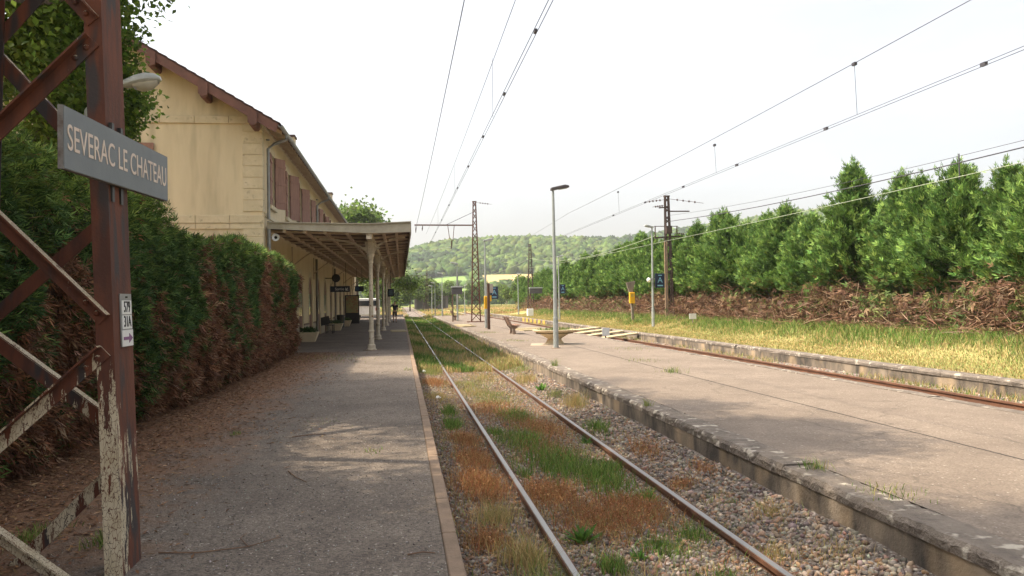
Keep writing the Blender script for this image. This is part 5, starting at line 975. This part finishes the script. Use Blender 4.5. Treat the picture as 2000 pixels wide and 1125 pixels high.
def letter_sign(x, y_, z, lab, wd=.55, ht=.80, xp=0.):
    t = thing('letter_sign', (x, y_, z), lab, 'sign', 'platform letter signs'); MB().box(x-wd/2, x+wd/2, y_-.05, y_+.05, z-ht/2, z+ht/2).build('panel', NAVY, t, bevel=.01)
    text('A', ht*.55, TEAL, t, facing((x, y_-.053, z+.02), (1, 0, 0), (0, 0, 1))); MB().box(x-wd*.28, x+wd*.28, y_-.055, y_-.0515, z-ht*.38, z-ht*.30).box(x-wd*.2, x+wd*.2, y_-.055, y_-.0515, z+ht*.34, z+ht*.40).build('small_print', TEAL, t)
    MB().beam((x-wd/2, y_, z+.1), (x-wd/2-.24, y_, z+.1), .04, .06).build('bracket', ZINC, t); return t
letter_sign(14.34, 44.2, 2.62, 'dark blue letter A sign on the tall grass platform post')
t = thing('ball_speaker', (13.72, 44.2, 2.66), 'white round loudspeaker on the left of the tall post', 'loudspeaker'); MB().tube([(13.60, 44.2, 2.66), (13.63, 44.2, 2.66), (13.70, 44.2, 2.66), (13.78, 44.2, 2.66), (13.80, 44.2, 2.66)], [.06, .11, .14, .11, .05], 12).build('body', WHITE, t, smooth=True); MB().beam((13.8, 44.2, 2.66), (13.9, 44.2, 2.66), .05, .05).build('bracket', ZINC, t)
letter_sign(12.98, 65.1, 2.50, 'dark blue letter sign on the lamp post left of the brush', .45, .75)
letter_sign(7.05, 62.0, 2.25, 'dark blue sign just right of the island lattice mast', .6, .95)
MB().tube([(6.52, 62.0, 0), (6.52, 62.0, 2.9)], .04, 8).build('post', GREYP, bpy.data.objects['letter_sign.002'])
def roofed_board(x, y_, z0, lab, w_=.85):
    t = thing('roofed_screen', (x, y_, z0), lab, 'screen', 'roofed screens on posts'); MB().tube([(x-w_*.42, y_, z0), (x-w_*.42, y_, z0+2.3)], .055, 8).build('post', BROWNPOST, t)
    MB().box(x-w_/2, x+w_/2, y_-.16, y_+.16, z0+2.22, z0+2.75).build('casing', mat('casing_grey', (.12, .11, .11), (.09, .085, .085), 4, .5, 0), t, bevel=.015); MB().box(x-w_/2-.05, x+w_/2+.05, y_-.24, y_+.2, z0+2.755, z0+2.85).build('roof', LAMPG, t, bevel=.01)
    return t
roofed_board(4.52, 66.5, 0, 'dark roofed screen on a post beyond the island boards'); roofed_board(13.9, 84, .1, 'grey roofed screen box on a post near the distant mast', 1.3)
MB().box(12.9, 13.5, 83.2, 83.9, -.02, .75).build('cabinet', WHITE, None, bevel=.02); tag(bpy.data.objects['cabinet'], 'small white cabinet at the foot of the distant screen', 'cabinet')
def deck(name, lab, boards, m=BOARD, grp=None):
    xs0 = np.mean([b[0][0] for b in boards]); t = thing(name, (float(xs0), boards[0][0][1], 0), lab, 'boards', grp)
    for a, b, w_ in boards: MB().beam(a, b, w_, .05).build('board', m, t, bevel=.004)
    return t
deck('crossing_deck', 'pale timber crossing boards over the far siding track', [((8.75, 36.6+2.5*k, -.17+.02*k), (11.2, 38.6+2.5*k, -.04+.02*k), .55) for k in range(4)])
deck('crossing_ramp', 'pale boards on the island beyond the slatted bench', [((6.4, 43.6+1.5*k, .03), (7.9, 44.0+1.5*k, .03), .6) for k in range(3)])
deck('edge_boards', 'pale boards at the island edge beside the main track', [((3.72, 52.2+1.6*k, .04), (4.6, 52.6+1.6*k, .04), .8) for k in range(3)])
t = thing('white_marker', (9.15, 36.2, -.4), 'blank white square marker beside the crossing boards', 'marker'); MB().box(8.98, 9.32, 36.1, 36.13, -.02+.0, .34).build('plate', WHITE, t); MB().box(9.12, 9.17, 36.13, 36.18, -.5, .3).build('stake', DARKM, t)
t = thing('white_marker', (14.9, 40.3, .2), 'blank white board on a short stake in the grass', 'marker'); zg = float(tz(15.0, 40.7)); MB().box(14.72, 15.08, 40.6, 40.63, zg+.28, zg+.56).build('plate', WHITE, t); MB().box(14.88, 14.92, 40.63, 40.67, zg-.1, zg+.5).build('stake', GREYWOOD, t)
for k, (x, y_) in enumerate(((.82, 5.1), (.74, 17.2), (.62, 23.6))):
    z_ = float(bz(x, y_)); o_ = MB().add([(x-.05, y_-.03, z_+.05), (x+.05, y_-.05, z_+.045), (x+.07, y_+.04, z_+.05), (x-.03, y_+.05, z_+.08), (x, y_, z_+.10), (x, y_, z_-.01)], [(0, 1, 4), (1, 2, 4), (2, 3, 4), (3, 0, 4), (1, 0, 5), (2, 1, 5), (3, 2, 5), (0, 3, 5)]).build('paper_scrap', WHITE)
    tag(o_, ('crumpled white paper scrap by the kerb at the bottom edge', 'white paper scrap in the weeds left of the rail', 'white paper scrap in the canopy shadow by the kerb')[k], 'litter', 'litter in the track')

for k, (pts, lab) in enumerate((([(-1.62, 5.75), (-1.35, 5.68), (-1.05, 5.78), (-.86, 5.95)], 'long forked brown twig lying on the near platform'), ([(-1.12, 8.3), (-1.0, 7.95), (-.88, 7.75)], 'short pale twig on the platform beyond the long one'), ([(-1.35, 10.4), (-1.1, 10.55), (-.95, 10.5)], 'thin twig on the platform near the sunlit patch'), ([(.02, 5.4), (.12, 5.42), (.2, 5.4)], 'tiny straw stalk lying beside the kerb'))):
    mb = MB().tube([(x, y_, .008+.006*(i_ % 2)) for i_, (x, y_) in enumerate(pts)], [.006-.0012*i_ for i_ in range(len(pts))], 5)
    if k == 0: mb.tube([(-1.05, 5.78, .010), (-1.14, 5.98, .012), (-1.12, 6.12, .008)], [.0035, .003, .002], 5)
    tag(mb.build('fallen_twig', DEADW), lab, 'twig', 'twigs on the near platform')

# ------------------------------------------------------------------ person walking away on the station platform
def skin(name, joints, edges, m, parent, sub=2):
    me = bpy.data.meshes.new(name); o = origin(parent); me.from_pydata([tuple(Vector(j[0])-o) for j in joints], edges, []); ob = link(name, me, m, parent)
    md = ob.modifiers.new('s', 'SKIN'); md.use_smooth_shade = True
    for i_, j in enumerate(joints): me.skin_vertices[0].data[i_].radius = (j[1], j[2] if len(j) > 2 else j[1])
    me.skin_vertices[0].data[0].use_root = True; s2 = ob.modifiers.new('u', 'SUBSURF'); s2.levels = sub; s2.render_levels = sub
    bpy.context.view_layer.update(); m2 = bpy.data.meshes.new_from_object(ob.evaluated_get(bpy.context.evaluated_depsgraph_get())); ob.modifiers.clear(); ob.data = m2
    if not m2.materials: m2.materials.append(m)
    m2.polygons.foreach_set('use_smooth', np.ones(len(m2.polygons), bool)); return ob
px0, py0 = -.50, 66.5
per = thing('person', (px0, py0, 0), 'person in dark top and shorts walking away, hand raised to head', 'person')
def J(x, y_, z, r, r2=None): return ((px0+x, py0+y_, z), r, r2 or r)
SKINM = mat('skin_tone', (.36, .20, .13), (.32, .18, .12), 5, .6, 0); SHIRT = mat('dark_shirt', (.022, .02, .028), (.016, .015, .02), 9, .9, .1); SHORT = mat('dark_shorts', (.05, .042, .04), None, 9, .9, .1); HAIR = mat('dark_hair', (.02, .014, .01), None, 20, .7, .2); SHOE = mat('dark_shoes', (.03, .03, .03), None, 5, .7, 0)
body = skin('body', [J(0, 0, .92, .13, .10), J(0, .0, 1.12, .12, .09), J(0, .02, 1.34, .14, .10), J(0, .02, 1.46, .06), J(0, .03, 1.54, .055), J(0, .04, 1.62, .085, .095), J(0, .04, 1.71, .07, .08),
    J(.19, .02, 1.40, .055), J(.25, -.06, 1.14, .042), J(.25, .04, .90, .033), J(.25, .07, .80, .035, .02),
    J(-.19, .02, 1.40, .055), J(-.34, .08, 1.24, .042), J(-.20, .12, 1.47, .033), J(-.12, .10, 1.57, .032, .02),
    J(.09, .02, .84, .085), J(.10, .14, .50, .058), J(.10, .10, .10, .04), J(.10, .22, .05, .035),
    J(-.09, -.02, .84, .085), J(-.10, -.06, .50, .058), J(-.10, -.30, .16, .04), J(-.10, -.22, .06, .035)],
    [(0, 1), (1, 2), (2, 3), (3, 4), (4, 5), (5, 6), (2, 7), (7, 8), (8, 9), (9, 10), (2, 11), (11, 12), (12, 13), (13, 14), (0, 15), (15, 16), (16, 17), (17, 18), (0, 19), (19, 20), (20, 21), (21, 22)], SKINM, per)
skin('shirt', [J(0, 0, .90, .155, .12), J(0, 0, 1.12, .14, .11), J(0, .02, 1.34, .165, .12), J(.20, .02, 1.39, .075), J(.235, -.03, 1.22, .065), J(-.20, .02, 1.39, .075), J(-.29, .06, 1.29, .065)], [(0, 1), (1, 2), (2, 3), (3, 4), (2, 5), (5, 6)], SHIRT, body)
skin('shorts', [J(0, 0, .94, .145, .115), J(.09, .02, .84, .105), J(.10, .12, .52, .085), J(-.09, -.02, .84, .105), J(-.10, -.05, .52, .085)], [(0, 1), (1, 2), (0, 3), (3, 4)], SHORT, body)
skin('hair', [J(0, .02, 1.66, .088, .085), J(0, .03, 1.73, .065, .07)], [(0, 1)], HAIR, body)
for nm, a, b in (('shoe', J(.10, .08, .06, .05), J(.10, .24, .04, .042)), ('shoe', J(-.10, -.31, .14, .05), J(-.10, -.20, .045, .042))): skin(nm, [a, b], [(0, 1)], SHOE, body)

# ------------------------------------------------------------------ far things: house, shed, low walls
hz0 = -.3; hx, hy = 55.5, 430.
t = thing('far_house', (hx, hy, hz0), 'small pale house with hipped roof at the far end of the yard', 'house')
HW = mat('house_render', (.50, .42, .32), (.44, .37, .28), 3, .9, 0)
MB().box(hx-3.2, hx+3.2, hy-3, hy+3, hz0-.3, hz0+6.2).build('wall', HW, t)
MB().add([(hx-3.6, hy-3.4, hz0+6.2), (hx+3.6, hy-3.4, hz0+6.2), (hx+3.6, hy+3.4, hz0+6.2), (hx-3.6, hy+3.4, hz0+6.2), (hx-1.2, hy, hz0+7.6), (hx+1.2, hy, hz0+7.6)], [(3, 2, 1, 0), (0, 1, 5, 4), (1, 2, 5), (2, 3, 4, 5), (3, 0, 4)]).build('roof', mat('house_roof', (.36, .27, .21), None, 4, .9, 0), t)
for wx in (-1.6, 1.6):
    for wz in (1.2, 4.0): MB().box(hx+wx-.55, hx+wx+.55, hy-3.04, hy-2.99, hz0+wz, hz0+wz+1.5).build('window', GLASS, t)
MB().box(hx-.5, hx+.5, hy-3.04, hy-2.99, hz0, hz0+2.1).build('door', DOORW, t)
o_ = MB().box(22, 51, 436, 437, -.6, 4.2).build('viaduct_wall', HW); tag(o_, 'long pale wall running left from the far house', 'wall')
t = thing('goods_shed', (7, 212, -.3), 'low dark shed far along the main track', 'shed'); MB().box(3.6, 12.2, 214, 218, -.5, 2.9).build('wall', mat('shed_grey', (.085, .075, .075), (.12, .10, .10), 1.5, .9, 0), t); MB().prism([(3.2, 2.9), (12.6, 2.9), (12.6, 3.1), (3.2, 3.1)], 213.5, 218.5, 'y').build('roof', DR, t)
for k in range(4): MB().box(4.2+2*k, 5.5+2*k, 213.95, 213.99, -.2, 2.4).build('door', DARKM, t)
t = thing('parked_van', (-3.6, 88.5, 0), 'white van seen under the canopy beyond the building', 'van')
MB().prism([(-4.7+.0, .35), (-2.3, .35), (-2.3, 1.95), (-2.45, 2.1), (-4.5, 2.1), (-4.7, 1.95)], 87.5, 92, 'y').build('body', WHITE, t, bevel=.05)
MB().box(-4.45, -2.55, 87.44, 87.49, 1.3, 1.85).build('rear_window', GLASS, t)
for xx in (-4.55, -2.6):
    for yy_ in (88.4, 91.): MB().tube([(xx, yy_, .33), (xx+.18, yy_, .33)], .33, 14).build('wheel', BLACK, t)
    MB().box(xx-.05, xx+.12, 87.45, 87.49, .8, 1.1).build('tail_light', mat('tail_red', (.4, .03, .02), None, 4, .3, 0), t)
# ------------------------------------------------------------------ wooded hill
def ico2():
    V_ = [tuple(v/np.linalg.norm(v)) for v in ICO]; F2 = []; cache = {}
    def mid(a, b):
        k_ = (min(a, b), max(a, b))
        if k_ not in cache: m_ = np.array(V_[a])+np.array(V_[b]); V_.append(tuple(m_/np.linalg.norm(m_))); cache[k_] = len(V_)-1
        return cache[k_]
    for a, b, c_ in ICF: x, y_, z_ = mid(a, b), mid(b, c_), mid(c_, a); F2 += [(a, x, z_), (b, y_, x), (c_, z_, y_), (x, y_, z_)]
    return np.array(V_), np.array(F2)
V2, F2 = ico2(); V2, F2 = ICO/np.linalg.norm(ICO[0]), ICF; F2 = F2[(V2[F2].mean(1)[:, 2] > -.6)]
n = 42000; fy = 470+490*RG.uniform(0, 1, n)**.85; fx = -120+(470+.75*(fy-470)+150)*RG.uniform(0, 1, n)
kp = ~((fx > 60) & (fx < 107) & (fy > 575) & (fy < 644)) & ~((fx > 12) & (fx < 145) & (fy > 495) & (fy < 588)) & ~((fx > 12) & (fx < 54) & (fy > 580) & (fy < 645)); edge = (lump(fx, fy, 0, .05, 71) > .15) & ~kp & (fx > 56) & (fy > 560) & (fy < 590)
kp |= edge; fx, fy = fx[kp], fy[kp]; n = len(fx); sz = 1.3+3.4*RG.uniform(0, 1, n)**2; sz[edge[kp]] *= .6
Vc = V2[None]*(1+RG.normal(0, .24, (n, len(V2), 1)))*sz[:, None, None]*np.stack([RG.uniform(.85, 1.15, n), RG.uniform(.85, 1.15, n), RG.uniform(.8, 1.35, n)], 1)[:, None]
Vc = Vc+np.stack([fx, fy, terr(fx, fy)+sz*.75], 1)[:, None]
con = (lump(fx, fy, 0, .02, 72)+RG.normal(0, .2, n) > .38)[:, None]
C = np.where(con, colvar(n, [(.030, .055, .026), (.040, .068, .03)]), colvar(n, [(.065, .105, .03), (.085, .13, .035), (.05, .088, .027), (.11, .15, .04)], jit=.15))
Cv = np.repeat(C, len(V2), 0)*(1+RG.normal(0, .10, (n*len(V2), 1)))
tag(trimesh('hill_forest', Vc.reshape(-1, 3), (np.arange(n)[:, None, None]*len(V2)+F2[None]).reshape(-1, 3), np.clip(Cv, .01, 1), FARLEAF), 'mixed green woodland covering the far hillside', 'woodland', kind='stuff')
# hedgerow shrubs below the ripe field and lineside scrub
n = 170; fx = np.concatenate([RG.uniform(-40, 190, 120), RG.uniform(20, 130, 50)]); fy = np.concatenate([RG.uniform(395, 480, 120), RG.uniform(575, 584, 50)]); sz = RG.uniform(1.6, 3.6, n)
Vc = V2[None]*(1+RG.normal(0, .2, (n, len(V2), 1)))*sz[:, None, None]+np.stack([fx, fy, terr(fx, fy)+sz*.6], 1)[:, None]
tag(trimesh('hill_scrub', Vc.reshape(-1, 3), (np.arange(n)[:, None, None]*len(V2)+F2[None]).reshape(-1, 3), np.repeat(colvar(n, [(.06, .10, .03), (.09, .14, .04)]), len(V2), 0), FARLEAF), 'scrub and hedgerows at the foot of the hill', 'scrub', kind='stuff')
# ------------------------------------------------------------------ summer haze
hb = MB().box(-1600, 2600, -70, 3100, -2, 190).build('haze', None); tag(hb, 'pale summer haze in the valley air', 'haze', kind='stuff')
hm = bpy.data.materials.new('haze'); hm.use_nodes = True; t_ = hm.node_tree; t_.nodes.clear(); ov = t_.nodes.new('ShaderNodeOutputMaterial'); pv = t_.nodes.new('ShaderNodeVolumePrincipled')
pv.inputs['Color'].default_value = (.93, .95, .95, 1); pv.inputs['Density'].default_value = .00022; pv.inputs['Anisotropy'].default_value = .2
t_.links.new(pv.outputs[0], ov.inputs['Volume']); hb.data.materials.append(hm)
